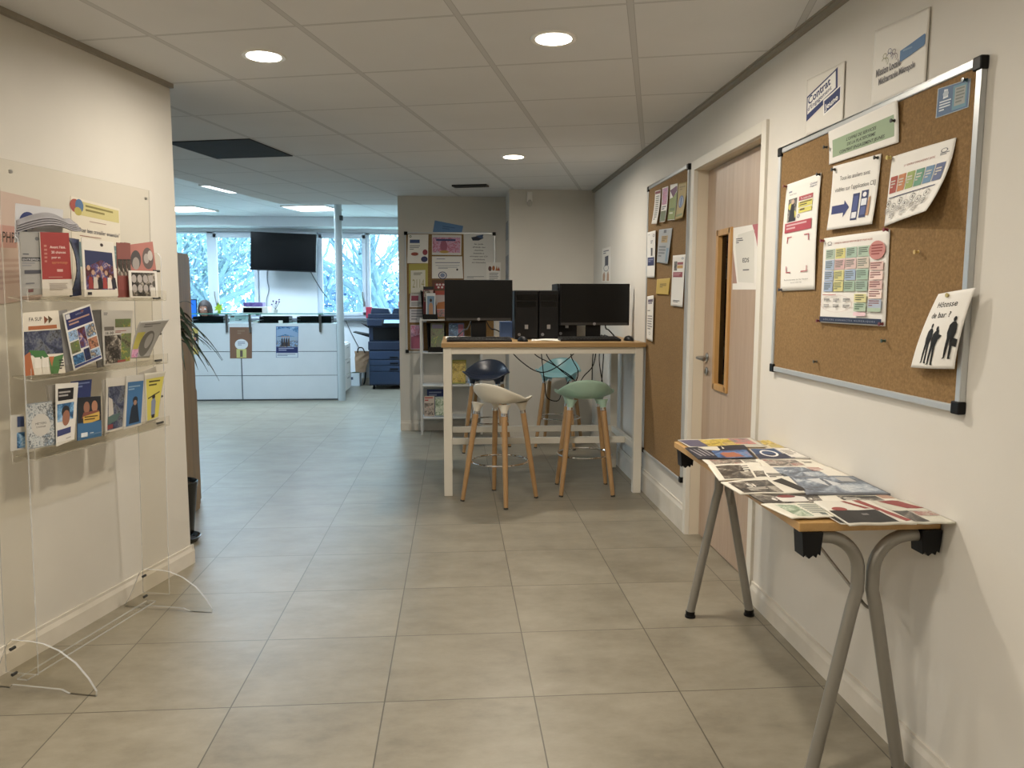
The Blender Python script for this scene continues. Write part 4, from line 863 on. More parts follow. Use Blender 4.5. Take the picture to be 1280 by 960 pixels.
# ------------------------------------------------------------------ magazine table
QX0, QX1, QY0, QY1, QZ = .9, WX-.006, 1.915, 3.085, .735
mt = thing('folding_table', 'narrow folding table with beech top and grey tube legs along the right wall', 'table', ((QX0+QX1)/2, (QY0+QY1)/2, 0))
mb = MB(); mb.box((QX0, QY0, QZ-.024), (QX1, QY1, QZ)); mb.build('tabletop', M['top'], mt, bevel=.002)
def arc(cx, cz, r, a0, a1, n, y): return [(cx+r*math.cos(a0+(a1-a0)*k/n), y, cz+r*math.sin(a0+(a1-a0)*k/n)) for k in range(n+1)]
for yy, mir in ((QY0+.02, 1), (QY1-.05, -1)):
    xc = 1.098; zt = QZ-.024-.019
    for s in (-1, 1):
        # runs in from the clamp under the top, bends down, touches its twin, then flares to the foot
        r = .1; bx = xc+s*.021; cx = bx+s*r
        pts = [(xc+s*.15, yy, zt)]+arc(cx, zt-r, r, PI/2, PI if s > 0 else 0, 10, yy)
        pts += [(bx, yy, zt-r-.05), (bx+s*.012, yy, zt-r-.1), (xc+s*.126, yy, .02)]
        pts = [pts[0]]+pts[1:]
        m = MB(); m.tube(pts, .0175, 16); lg = m.build('leg', M['greytube'], mt)
        m = MB(); m.lathe([(.019, .012), (.019, .026), (.012, .03)], (xc+s*.126, yy, 0), 16); m.lathe([(.022, 0), (.022, .008), (.012, .012)], (xc+s*.126, yy, 0), 16); m.build('foot', M['black'], lg)
        # plastic clamp with three fingers
        m = MB(); x = xc+s*.164; hw = .029
        m.prism([(x-hw, yy-.028, QZ-.024), (x+hw, yy-.028, QZ-.024), (x+hw-.006, yy-.028, QZ-.088), (x+hw*.55, yy-.028, QZ-.082), (x+hw*.42, yy-.028, QZ-.094), (x+.004, yy-.028, QZ-.086), (x-.008, yy-.028, QZ-.096), (x-hw*.6, yy-.028, QZ-.084), (x-hw+.006, yy-.028, QZ-.092)], (0, .056, 0))
        m.build('clamp', M['black'], mt, bevel=.002)
    m = MB(); d = mir
    m.tube(spl([(xc-.08, yy+d*.3, QZ-.03), (xc-.045, yy+d*.2, QZ-.12), (xc+.0, yy+d*.06, .52), (xc+.02, yy+d*.024, .485), (xc+.04, yy+d*.0, .485)], 6), .0045, 8); m.build('stay', M['greytube'], mt)
# magazines
MG = 'magazines laid out on the folding table'
_k = [0]
def mag(label, px, items, base='#e2dccb', th=.003, lift=0., ph=None):
    _k[0] += 1
    q = [onZ(x, y, QZ+.001+lift) for x, y in px]
    q = [V((min(p.x, WX-.003), p.y, p.z)) for p in q]
    return paper('magazine', label, 'magazine', q, items, base, MG, thick=th, bend=lambda u, v: .0015*math.sin(u*6+_k[0])**2)
mag('purple and yellow magazine overhanging the far left corner of the folding table', [(847, 551), (938, 548), (959, 559.5), (862, 560)], [('p', [(0, .1), (.28, .1), (.32, .95), (.02, .95)], '#5a546e'), ('ph', .26, .08, .7, .95, 'yellow', 22), ('ph', .66, .05, .93, .7, 'pink', 22), ('r', .93, .05, .97, .9, '#d9d2c0')], '#cdc6b4', lift=.002)
mag('yellow magazine at the far right corner of the folding table', [(948, 551.5), (966, 551), (988, 561), (958, 561.5)], [('ph', .05, .05, .9, .6, 'yellow', 20), ('r', .3, .62, .95, .95, '#c9b560')], '#d9c9a8')
mag('dark navy magazine with orange and blue artwork, second row left on the folding table', [(856, 560.5), (930, 557), (946, 574), (873, 574.5)], [('r', .0, .0, 1, 1, '#232433'), ('p', [(.2, .04), (.6, .02), (.62, .22), (.48, .38), (.3, .3)], '#e0d8c2'), ('ph', .35, .4, .95, .95, 'navyart', 18), ('p', [(.45, .6), (.7, .55), (.82, .9), (.5, .92)], '#b5653f')]+[('p', [(.07*i+.03, .2), (.07*i+.045, .2), (.07*i+.12, .8), (.07*i+.09, .8)], '#a9a4a8') for i in range(4)], '#2a2b38', lift=.004)
mag('blue magazine with a white letter O, second row right on the folding table', [(936, 562), (988, 561), (1016, 574), (950, 575.5)], [('r', .02, .05, .62, .95, '#2c4a78'), ('r', .0, .55, .72, .97, '#2b2f4a'), ('ring', .33, .48, .19, .3, .045, '#e6e2dc'), ('r', .66, .05, .98, .9, '#dcd6ca'), ('l', .7, .2, .95, .7, 4, '#8a8078')], '#c9c3b8', lift=.003)
mag('thin magazine with a reddish picture strip, third row left on the folding table', [(877, 575), (945, 574.5), (955, 584), (889, 585)], [('ph', .12, .1, .68, .8, 'bwred', 22), ('l', .72, .15, .97, .8, 4, '#7d746a')], '#e0d9c8')
mag('cream magazine with a black and white crowd photo, left of the folding table middle', [(885, 582.5), (950, 579), (962, 599.5), (899, 601.5)], [('ph', .12, .1, .72, .95, 'bw', 20), ('l', .6, .1, .8, .6, 4, '#e4decf'), ('ph', .76, .55, .98, .9, 'bw', 26)], '#e3dcca', lift=.003)
mag('cream magazine with a small grey photo, third row right on the folding table', [(942, 575), (1016, 575.5), (1042, 584.5), (956, 586)], [('ph', .12, .1, .68, .85, 'bwred', 22), ('l', .74, .3, .92, .6, 2, '#8a8378')], '#e2dbc9', lift=.001)
mag('magazine with a grey photo and red text lines, right of the folding table middle', [(946, 584), (1040, 584.5), (1068, 598), (962, 600)], [('ph', .2, .08, .75, .92, 'bluegrey', 18), ('p', [(.6, .05), (.8, .05), (.92, .5), (.76, .5)], '#e1dacb'), ('l', .66, .08, .84, .44, 4, '#a8443a'), ('l', .02, .6, .26, .95, 3, '#3a3632')], '#e0d9ca', lift=.003)
mag('magazine with a dark stage photo and white title, fourth row left on the folding table', [(901, 604), (990, 597), (1016, 617.5), (925, 618.5)], [('ph', .07, .1, .62, .95, 'bw', 16), ('t', .25, .55, .22, 'SI', '#e8e2d4', 'l', .1, .02), ('l', .2, .6, .48, .85, 3, '#d8d0c0'), ('p', [(.66, .2), (.82, .1), (.98, .9), (.84, .92)], '#2f2b28')], '#e0d9c8', th=.004, lift=.006)
mag('large blue grey magazine with a misty photo, fourth row right on the folding table', [(986, 598), (1072, 597), (1113, 619.5), (1008, 619.5)], [('ph', .03, .05, .97, .95, 'bluegrey', 9), ('p', [(.2, .2), (.45, .12), (.6, .5), (.42, .6)], '#c9cbcd'), ('r', .66, .1, .88, .35, '#b9b8b6')], '#7d828c', th=.006, lift=.005)
mag('dark magazine with a white oval and red spot, fifth row left on the folding table', [(936, 619.5), (1020, 619), (1030, 629.5), (956, 631)], [('ph', .0, .0, 1, 1, 'bw', 22), ('c', .55, .55, .32, .34, '#ddd8cf'), ('c', .5, .3, .14, .16, '#8e3a3a')], '#4c453f', lift=.003)
mag('cream magazine with a dark skyline photo, fifth row right on the folding table', [(1012, 619), (1108, 619.5), (1136, 631), (1028, 630.5)], [('ph', .3, .2, .8, .7, 'bw', 22), ('l', .34, .45, .55, .75, 2, '#d8d2c4'), ('r', .82, .1, .98, .5, '#c79a80')], '#e4ddcc', lift=.002)
mag('cream and green leaflet magazine at the near left corner of the folding table', [(951, 631), (1020, 630), (1046, 647), (990, 649)], [('ph', .18, .12, .55, .92, 'green', 18), ('l', .6, .12, .95, .8, 7, '#8a948a'), ('r', .74, .72, .88, .88, '#6b7a74')], '#e2ddcb', lift=.004)
for i in range(2):
    mag('spread edge of the lower copy under the black covered magazine' if i == 0 else 'second spread copy under the black covered magazine', [(1014-3*i, 631+i), (1092, 629.5), (1138+2*i, 656+.6*i), (1056-5*i, 655.5+i*.4)], [('r', .0, .2, .3, .98, '#2a2827')], '#d9d3c6', th=.0025, lift=.001+.003*i)
mag('black covered magazine with red stripes at the near end of the folding table', [(1017, 629), (1087, 628), (1146, 656), (1062, 658)], [('r', .0, .45, .76, .97, '#242324'), ('p', [(.45, .03), (.53, .03), (.72, .4), (.62, .4)], '#9c4038'), ('p', [(.66, .02), (.8, .02), (1, .9), (.88, .95)], '#a33f38'), ('c', .2, .4, .12, .08, '#a8443c'), ('l', .42, .6, .58, .72, 1, '#8f8a88'), ('r', .76, .5, .8, .97, '#d8d2c6')], '#ddd7c8', th=.006, lift=.008)
mag('cream and red magazine at the near right corner of the folding table, against the wall', [(1086, 628), (1140, 627), (1199, 655), (1142, 656)], [('p', [(.2, .02), (.75, .02), (1, .38), (.55, .4)], '#9c3a38'), ('ph', .02, .48, .45, .95, 'bw', 18), ('ph', .45, .5, .98, .72, 'bwred', 18)], '#d9d5c2', th=.004, lift=.005)

# ------------------------------------------------------------------ acrylic leaflet stand (left)
LEAN = .025
def SP(s, n, z): return LW(s, n+LEAN*z, z)
stand = thing('leaflet_stand', 'clear acrylic leaflet stand with three tiers beside the left wall', 'display stand', LW(2.545, .16, 0))
SN, SF = 2.178, 2.91
def sheet_sz(s0, s1, n, z0, z1, t=.005, me=1):      # sheet parallel to the wall
    m = MB(); q = [SP(s0, n, z0), SP(s1, n, z0), SP(s1, n, z1), SP(s0, n, z1)]; m.prism(q, NL*t, 0, me); return m
AC = [M['clear'], M['edgew']]; AE = [M['clear'], M['edge']]
for s, top in ((SN, 1.52), (SF, 1.505)):
    m = MB(); r = .025
    out = [(.09, .05), (.215, .05), (.215, top-r)]+[(.215-r+r*math.cos(a), top-r+r*math.sin(a)) for a in (PI/6, PI/3, PI/2)]+[(.09+r-r*math.sin(a), top-r+r*math.cos(a)) for a in (0, PI/6, PI/3, PI/2)]
    m.prism([SP(s, n, z) for n, z in out], SL*.006, 0, 1); m.build('side_panel', AE, stand)
sheet_sz(SN-.005, SF+.012, .16, .78, 1.757).build('back_panel', AC, stand)
for z in (.8, 1.062, 1.32):
    m = MB(); m.prism([SP(SN+.006, .165, z), SP(SF-.001, .165, z), SP(SF-.001, .235, z-.012), SP(SN+.006, .235, z-.012)], V((0, 0, .004)), 0, 1)
    tr = m.build('tray', AC, stand)
    sheet_sz(SN+.006, SF-.001, .235, z-.012, z+.03, .004).build('front_lip', AC, tr)
    for zz in (z, z+.11):
        m = MB(); m.tube([SP(SF-.03, .2, zz), SP(SF+.012, .2, zz)], .0045, 8); m.build('screw', M['dgrey'], tr)
for s in (2.172, 2.87):
    pr = [(.0+.04, 0), (.40+.035, 0), (.43, .02)]+[(.43-.26*(1-math.cos(a)), .02+.15*math.sin(a)) for a in (.3, .6, .9, 1.2, 1.45)]+[(.165, .17), (.12, .17), (.1, .12), (.04, .02)]
    cut = [(.05, .0), (.3, .0)]
    pts = [(.03, 0), (.11, 0), (.12, .012), (.31, .012), (.34, .0), (.44, 0), (.442, .018), (.415, .06), (.37, .11), (.31, .148), (.25, .168), (.2, .172), (.13, .172), (.11, .155), (.095, .12), (.06, .05)]
    m = MB(); m.prism([LW(s-.004, n, z) for n, z in pts], SL*.008, 0, 1); ft = m.build('foot', AE, stand)
    for z in (.05, .14):
        m = MB(); m.tube([LW(s-.008, .13, z), LW(s+.012, .13, z)], .0055, 10); m.build('screw', M['dgrey'], ft)
m = MB(); m.prism([LW(2.172, .14, .03), LW(2.87, .14, .03), LW(2.87, .18, .03), LW(2.172, .18, .03)], (0, 0, .006), 0, 1); m.build('bottom_rail', AE, stand)
for s in (2.21, 2.89):
    m = MB(); c0 = SP(s, .168, 1.72); m.tube([c0, c0+NL*.006], .006, 10); m.build('screw', M['steel'], stand)

BR_ = 'leaflets in the acrylic stand'
def leaf(label, px, items, base=WHITE, n=.215, bend=None, th=.003, name='leaflet'):
    q = [onL(x, y, n) for x, y in px]
    return paper(name, label, 'leaflet', q, items, base, BR_, thick=th, bend=bend)
# top tier
n1 = .238
leaf('grey leaflet with black title bar, leftmost on the top tier of the acrylic stand', [(24, 289), (50, 291), (52, 368), (26, 370)], [('c', .8, .1, .1, .03, '#6a6c70'), ('r', .05, .4, .98, .46, '#2c2d33'), ('t', .08, .45, .035, 'ENTREPREN', '#c9c9ca', 'l', .85), ('l', .1, .34, .7, .38, 1, '#5a5c66'), ('l', .05, .48, .7, .56, 2, '#8a8a90'), ('r', .15, .6, .95, .66, '#4a4b55'), ('l', .2, .8, .9, .84, 1, '#6a6a70'), ('r', .3, .9, .55, .95, '#7a4a4a')], '#a3a19c', n=n1)
leaf('red leaflet with white text, second on the top tier of the acrylic stand', [(49, 290), (85, 291), (90, 369), (53, 370)], [('r', 0, .0, 1, .74, '#a82a26'), ('t', .3, .25, .04, 'Avant l\'été,', '#eccfc4', 'l', .55, .01), ('t', .34, .33, .04, '20 chances', '#eccfc4', 'l', .5, .01), ('t', .34, .41, .04, 'pour un', '#eccfc4', 'l', .3, .01), ('t', .34, .49, .04, 'apprentissage', '#d8844a', 'l', .55, .005), ('l', .1, .2, .2, .5, 5, '#c97a68'), ('r', .5, .58, .7, .62, '#d9a49a'), ('l', .2, .7, .9, .72, 1, '#c98a7a'), ('l', .22, .8, .85, .92, 5, '#b0a394')], '#d9cfc0', n=n1+.006)
leaf('dark blue leaflet bending forward between the red one and the photo magazine', [(88, 297), (101, 299), (104, 369), (90, 371)], [('ph', .0, .0, 1, 1, 'darkblue', 18)], '#1b1f33', n=n1, bend=lambda u, v: .03*math.sin(v*PI)*(1-u)-.01)
leaf('magazine with a photo of young people, on top tier of the acrylic stand', [(101, 297), (141, 303), (147, 370), (105, 371)], [('ph', .06, .2, .92, .88, 'people', 26), ('p', [(.06, .2), (.92, .2), (.92, .45), (.55, .35), (.06, .5)], '#2c3560'), ('c', .6, .08, .05, .03, '#3a2a2c')]+[('c', .15+.13*i, .5+.08*(i % 3), .05, .045, '#c79a7c') for i in range(6)]+[('p', [(.12+.14*i, .86), (.14+.14*i, .66), (.24+.14*i, .66), (.27+.14*i, .86)], ['#9c2c2a', '#d4c6b8', '#26222a', '#a83430', '#dcd0c4', '#2b2a38'][i]) for i in range(6)]+[('r', .08, .92, .2, .97, '#2d2c34')], '#dcd6ca', n=n1+.01, name='magazine')
for i in range(3):
    leaf('reddish booklet edge %s of the fanned copies on the top tier' % ('nearest the photo magazine, leftmost', 'in the middle', 'beside the portraits, rightmost')[i], [(145+5*i, 303), (152+5*i, 304), (154+5*i, 371), (147+5*i, 372)], [('ph', .05, .3, .95, .6, 'bw', 20), ('r', .0, .62, 1, 1, '#8c4038')], '#8f4f48', n=n1+.002-.003*i, name='booklet')
leaf('pink booklet of grey portraits standing at the right of the top tier', [(160, 306), (190, 302), (195, 342), (161, 345)], [('c', .25, .5, .2, .3, '#4d4a4c'), ('c', .25, .62, .13, .2, '#a39a94'), ('c', .72, .5, .22, .34, '#6b5c5a'), ('c', .66, .5, .1, .16, '#b5aca6'), ('c', .82, .42, .1, .16, '#c9c0b8')], '#bf7468', n=n1-.005, name='booklet')
leaf('white framed booklet of portrait photos in front at the right of the top tier', [(160, 338), (195, 339), (197, 372), (162, 372)], [('ph', .08, .07, .92, .95, 'bw', 40)]+[('c', .16+.2*(i % 4), .3+.36*(i//4), .085, .15, '#b3aaa4') for i in range(8)]+[('r', .72, .62, .9, .95, '#d4d0c8')], '#dcd8d0', n=n1+.012, name='booklet')
for i in range(4):
    q = [onL(x, y, n1-.02+.02*(k in (2, 3))) for k, (x, y) in enumerate(((24-i, 284-3*i), (96-3*i, 279-2*i), (102-2*i, 288-2.5*i), (19+i, 291-3.2*i)))]
    paper('newspaper', 'bent grey newspaper %s of the pile lying across the top tier' % ('at the bottom', 'second from the bottom', 'third from the bottom', 'at the top')[i], 'newspaper', q, [('l', .1, .15, .9, .8, 5, '#8c8a8c')], '#98959a', 'newspapers on the acrylic stand', thick=.004, bend=lambda u, v: .028*math.sin(min(1, u*1.15)*PI)-.004)
leaf('white leaflet with blue round emblems standing behind the newspaper pile', [(19, 254), (78, 262), (77, 300), (18, 303)], [('c', .24, .45, .17, .26, '#2c3a78'), ('c', .26, .55, .1, .16, '#c9cbd4'), ('p', [(.05, .5), (.2, .3), (.24, .8), (.06, .8)], '#233070'), ('c', .66, .35, .06, .1, '#2f3440'), ('p', [(.56, .5), (.76, .44), (.76, .56)], '#2f3440')], '#c4c4c8', n=n1-.03)
# second tier
n2 = .228
leaf('orange and green FA SUP leaflet, leftmost on the middle tier of the acrylic stand', [(28, 391), (72, 388), (81, 466), (30, 470)], [('t', .14, .14, .06, 'FA SUP', '#26242a', 'l', .36, .01), ('p', [(.56, .07), (.68, .13), (.56, .2)], '#8a4a2a'), ('p', [(.68, .07), (.8, .13), (.68, .2)], '#5a4a28'), ('r', .12, .22, .9, .28, '#c06a34'), ('ph', .0, .3, 1, .68, 'crowd', 22), ('p', [(0, .68), (.14, .62), (.22, 1), (0, 1)], '#b8622e'), ('p', [(.1, .6), (.5, .62), (.6, .72), (.3, .76)], '#3f7a3a'), ('r', .22, .72, .38, 1, '#dcd6ca'), ('p', [(.42, .7), (.58, .78), (.6, 1), (.42, 1)], '#d9d3c6'), ('p', [(.6, .74), (1, .7), (.8, 1), (.62, 1)], '#4a8040'), ('p', [(.6, .72), (.74, .72), (.66, .88)], '#c46c34'), ('l', .85, .78, .98, .95, 4, '#3a3a3a')], '#e0d8c8', n=n2)
leaf('grey edged copies standing between the FA SUP leaflet and the tilted one', [(70, 389), (82, 387), (92, 462), (80, 466)], [], '#8c8a88', n=n2-.004, th=.006)
leaf('tilted blue and white leaflet of photo squares leaning on the middle tier', [(78, 392), (112, 380), (127, 448), (92, 463)], [('r', .04, .03, .96, .3, '#26306e'), ('t', .4, .1, .025, 'DISPOSITIF', '#aab0d0', 'l', .28), ('l', .12, .15, .9, .26, 2, '#c99a8a'), ('r', .06, .04, .2, .12, '#d5d6dc'), ('r', .6, .05, .7, .08, '#8a5050'), ('ph', .03, .33, .33, .5, 'city', 30), ('ph', .35, .33, .62, .68, 'people', 26), ('ph', .64, .33, .97, .55, 'city', 20), ('ph', .03, .52, .33, .72, 'film', 26), ('ph', .64, .57, .97, .76, 'skin', 24), ('ph', .03, .75, .4, .92, 'blue', 20), ('ph', .42, .71, .62, .92, 'darkblue', 16), ('ph', .64, .78, .97, .92, 'city', 22), ('r', .03, .93, .97, .97, '#3a4684')], '#dcdad4', n=n2+.012)
leaf('dark grey leaflet half hidden behind the tilted one on the middle tier', [(113, 388), (126, 387), (131, 457), (121, 460)], [], '#5f5c58', n=n2-.004)
leaf('grey leaflet with a dark group photo on the middle tier of the acrylic stand', [(126, 388), (165, 388), (162, 452), (129, 457)], [('l', .06, .04, .2, .1, 2, '#5c5a58'), ('ph', .42, .16, .95, .32, 'film', 30), ('r', .06, .3, .38, .37, '#6a645c'), ('t', .06, .44, .05, '18-30', '#2e2b28', 'l', .3, .01), ('l', .42, .38, .8, .43, 2, '#a05a4a'), ('ph', .06, .46, .62, .98, 'bw', 30), ('ph', .63, .44, .98, .98, 'film', 24), ('r', .5, .94, .8, .98, '#a0443c')], '#bdb8ae', n=n2)
leaf('curled grey and yellow leaflet bending over at the right of the middle tier', [(166, 402), (203, 399), (192, 447), (163, 448)], [('p', [(.06, .3), (.35, .3), (.25, .75), (.02, .75)], '#c4b83a'), ('c', .55, .62, .28, .34, '#6d6a62'), ('c', .62, .55, .14, .2, '#a8a49c'), ('l', .2, .08, .8, .2, 2, '#7d7a74'), ('ph', .0, .76, .3, .98, 'flowers', 24)], '#b0ada6', n=n2, bend=lambda u, v: .03*(1-v)**2-.022*u*v)
# bottom tier
n3 = .222
leaf('white leaflet with blue block half hidden behind the near side of the bottom tier', [(13, 519), (29, 518), (31, 561), (13, 564)], [('r', .45, .05, .98, .35, '#3a4a74'), ('ph', .4, .5, .98, .95, 'blue', 30)], '#c9c6be', n=n3-.012)
leaf('grey leaflet with a white disc over a photo collage on the bottom tier', [(32, 505), (64, 501), (69, 556), (34, 562)], [('ph', .0, .02, 1, .98, 'collage', 34), ('c', .5, .5, .36, .25, '#cdc9c0'), ('t', .5, .49, .05, 'MÉTIERS', '#4a4a50', 'c', .42), ('t', .5, .56, .04, "D'AVENIR", '#4a4a50', 'c', .36)], '#8f969a', n=n3+.006)
leaf('grey spines of the leaflets standing beside the white disc collage', [(57, 482), (70, 480), (72, 552), (66, 556)], [('l', .2, .3, .9, .6, 4, '#6a665f')], '#8d877d', n=n3-.002, th=.008)
leaf('tall white leaflet with a black heading and a face on the bottom tier', [(69, 480), (97, 478), (92, 549), (70, 558)], [('r', .08, .08, .8, .28, '#1f1d20'), ('l', .12, .13, .7, .24, 2, '#b5b0b0'), ('ph', .04, .33, .85, .62, 'blue', 10), ('c', .45, .47, .2, .1, '#2c2a2e'), ('c', .48, .58, .19, .13, '#a0664c'), ('r', .03, .75, .75, .85, '#3a4278'), ('l', .5, .92, .9, .95, 1, '#a5a09a')], '#d6d2ca', n=n3+.014)
leaf('plain dark blue leaflet standing behind on the bottom tier', [(88, 477), (114, 474), (112, 500), (90, 503)], [('l', .2, .1, .9, .4, 2, '#6f82b8')], '#26356e', n=n3-.008)
leaf('blue leaflet with two faces and a yellow band on the bottom tier', [(96, 497), (125, 495), (126, 545), (96, 551)], [('r', 0, 0, 1, .6, '#262a30'), ('c', .38, .25, .13, .14, '#a06a50'), ('c', .72, .24, .13, .14, '#b57a58'), ('p', [(.16, .5), (.25, .36), (.9, .34), (.96, .48)], '#8a4a3a'), ('p', [(.22, .46), (.92, .38), (.92, .58), (.24, .66)], '#d8ac2e'), ('l', .28, .46, .88, .58, 2, '#5c4716'), ('r', 0, .62, 1, 1, '#2f6a9c'), ('r', .14, .84, .4, .94, '#cfd8e0'), ('l', .5, .86, .8, .9, 1, '#b8cad8')], '#2b5c8c', n=n3+.01)
leaf('pale copies of the dark photo leaflet standing to its left on the bottom tier', [(127, 475), (134, 474), (134, 541), (129, 545)], [], '#b3ada2', n=n3-.002, th=.008)
leaf('leaflet with a dark photo of people in a workshop on the bottom tier', [(132, 473), (157, 471), (153, 535), (131, 541)], [('ph', .1, .16, .96, .97, 'crowd', 22), ('r', .1, .1, .95, .16, '#cfc9bd'), ('p', [(.12, .35), (.32, .4), (.42, .68), (.15, .72)], '#c4bcb0'), ('p', [(.12, .72), (.8, .68), (.6, .82), (.12, .86)], '#4f6a66'), ('r', .1, .87, .4, .95, '#8e3838')], '#cfc9be', n=n3+.008)
leaf('blue leaflet with a seated figure in a hat on the bottom tier', [(157, 470), (180, 468), (176, 531), (154, 537)], [('r', .1, .12, .96, .96, '#2f6ea6'), ('l', .15, .2, .85, .3, 2, '#7fa8cc'), ('c', .55, .48, .14, .07, '#1f2a38'), ('p', [(.25, .92), (.35, .62), (.5, .52), (.68, .54), (.85, .92)], '#1d2b3c'), ('c', .55, .53, .09, .05, '#a07a62')], '#c9c6be', n=n3+.012)
leaf('pale sheets standing behind the yellow leaflet on the bottom tier', [(173, 466), (194, 458), (196, 472), (175, 478)], [], '#b7b3aa', n=n3-.01)
leaf('yellow leaflet with a standing figure, rightmost on the bottom tier', [(180, 467), (203, 464), (197, 524), (182, 529)], [('p', [(.06, .12), (.96, .1), (.96, .94), (.1, .96)], '#d6c930'), ('l', .2, .16, .85, .3, 2, '#5a5220'), ('p', [(.15, .5), (.85, .4), (.85, .43), (.15, .53)], '#4a4420'), ('c', .5, .5, .1, .05, '#2b2a2c'), ('p', [(.36, .88), (.36, .58), (.46, .53), (.58, .53), (.66, .6), (.66, .88)], '#7d8aa6'), ('p', [(.4, .93), (.4, .86), (.64, .86), (.64, .93)], '#23222a')], '#cfc9b6', n=n3+.016, bend=lambda u, v: .012*(1-v)**2*u)
# posters on the left wall
paper('poster', 'pale pink poster marked PHR on the left wall behind the acrylic stand', 'poster', [onL(x, y, .0008) for x, y in ((-70, 222), (50, 250), (52, 372), (-70, 392))], [('r', .0, .3, .72, .5, '#cf9a90'), ('t', .56, .45, .1, 'PHR', '#3f302e', 'l', .15, .01), ('l', .1, .6, .9, .9, 6, '#c9aaa2')], '#d9bfb4')
paper('poster', 'white poster with a yellow heading and blue band on the left wall', 'poster', [onL(x, y, .0008) for x, y in ((88, 245), (149, 261), (152, 352), (91, 352))], [('r', .18, .03, .98, .2, '#ded48c'), ('l', .28, .06, .86, .16, 2, '#8f8748'), ('c', .08, .1, .1, .08, '#b5524a'), ('c', .16, .09, .08, .08, '#4f7ab0'), ('c', .13, .16, .07, .05, '#c4b84a'), ('l', .35, .25, .8, .27, 1, '#b59a94'), ('t', .55, .4, .055, '"Pour bien travailler ensemble"', '#3c4260', 'c', .86, .004), ('l', .15, .44, .92, .46, 1, '#b58a80'), ('r', .06, .52, .94, .82, '#6f8c94'), ('r', .26, .5, .44, .68, '#b59a8a'), ('c', .35, .58, .06, .05, '#dedad4'), ('l', .5, .58, .9, .76, 4, '#8fa6aa')], '#dfd8c9')

# ------------------------------------------------------------------ plant and wooden panels behind the left wall
pt = thing('potted_plant', 'dark strappy leaved plant in a black pot behind the end of the left wall', 'plant', (-1.505, 4.22, 0))
px_, py_ = -1.505, 4.22
m = MB(); m.lathe([(.06, .03), (.075, .05), (.1, .3), (.106, .33), (.1, .335), (.092, .31), (0, .3)], (px_, py_, 0), 32); m.build('pot', M['pot'], pt)
m = MB(); m.lathe([(.06, 0), (.095, .004), (.11, .028), (.104, .03), (.085, .012), (0, .01)], (px_, py_, 0), 32); m.build('saucer', M['pot'], pt)
m = MB(); m.lathe([(0, .302), (.093, .304), (.093, .31), (0, .315)], (px_, py_, 0), 24); m.build('soil', M['soil'], pt)
m = MB(); m.tube(spl([(px_, py_, .3), (px_+.01, py_+.01, .7), (px_+.015, py_, 1.2)]), [.016]*21, 10); m.build('stem', mottled('cane', '#4a3c2a', '#6a5840', 20, .8), pt)
m = MB(); rnd = random.Random(5)
for i in range(54):
    a = i*2.399; el = rnd.uniform(-.1, 1.1); L_ = rnd.uniform(.14, .27); c0 = V((px_+.015, py_, 1.1+.16*(i/54)))
    hd = V((math.cos(a), math.sin(a), 0)); pts = []
    for k in range(9):
        f = k/8; pts.append(c0+hd*(L_*(f*math.cos(el)*.9+.1*f))+V((0, 0, L_*(f*math.sin(el)-f*f*(.55+.35*math.cos(el))))))
    sd = hd.cross(V((0, 0, 1))); vs = []
    for k, p in enumerate(pts):
        f = k/8; w = .012*math.sin(PI*min(1, .25+.75*f)**.9)+.0008
        vs += [p-sd*w, p+V((0, 0, -.003)), p+sd*w]
    # keep the leaves clear of the wall end and the panel
    ok = all(not (q.x < -1.585 and q.y > 4.42) and not ((q.dot(SL) < 3.45) and abs(q.dot(NL)-LX+.08) < .1) for q in pts)
    if ok: m.add(vs, [f_ for k in range(8) for f_ in ((3*k, 3*k+1, 3*k+4, 3*k+3), (3*k+1, 3*k+2, 3*k+5, 3*k+4))], 0, True)
m.build('leaves', M['leafd'], pt)['label'] = 'long narrow arching leaves'
wp = thing('wooden_panel_unit', 'tall wood effect panel with rounded corners and lower steps, behind the left wall', 'partition', (-1.9, 4.8, 0))
def rpanel(x, y0, y1, z1, r, name):
    m = MB(); q = [(x, y0, 0.01), (x, y1, 0.01), (x, y1, z1-r)]+[(x, y1-r+r*math.cos(a), z1-r+r*math.sin(a)) for a in [k*PI/16 for k in range(1, 9)]]+[(x, y0, z1)]
    m.prism(q, (-.03, 0, 0)); m.build(name, M['walnut'], wp, bevel=.003)
rpanel(-1.6, 4.45, 4.86, 1.583, .04, 'tall_panel'); rpanel(-1.634, 4.45, 4.98, .985, .03, 'middle_panel'); rpanel(-1.668, 4.45, 5.1, .745, .03, 'low_panel')

# ------------------------------------------------------------------ reception
DX0, DX1, DYF = -3.75, -1.53, 10.14
dk = thing('reception_desk', 'white reception counter of three panel rows under the far windows', 'desk', ((DX0+DX1)/2, DYF+.4, 0))
for i, (a, b) in enumerate(((DX0, -2.75), (-2.735, DX1))):
    for j, (z0, z1) in enumerate(((.02, .322), (.33, .632), (.64, .985))):
        if j == 2 and i == 0: b = -2.735
        m = MB(); m.box((a, DYF, z0), (b+(.0 if j < 2 else .0), DYF+.02, z1)); m.build('front_panel', M['desk'], dk, bevel=.002)
m = MB(); m.box((DX0, DYF+.012, .0), (DX1, DYF+.03, .98)); m.build('backing', M['seam'], dk)
m = MB(); m.box((DX0, DYF, .985), (DX1, DYF+.3, 1.0)); m.build('counter_ledge', M['desk'], dk, bevel=.002)
m = MB(); m.box((DX1-.02, DYF+.02, 0), (DX1, DYF+.55, .985)); m.build('end_panel', M['desk'], dk, bevel=.002)
m = MB(); m.box((DX0, DYF+.03, .72), (DX1-.02, DYF+.55, .745)); m.build('work_surface', M['desk'], dk, bevel=.002)
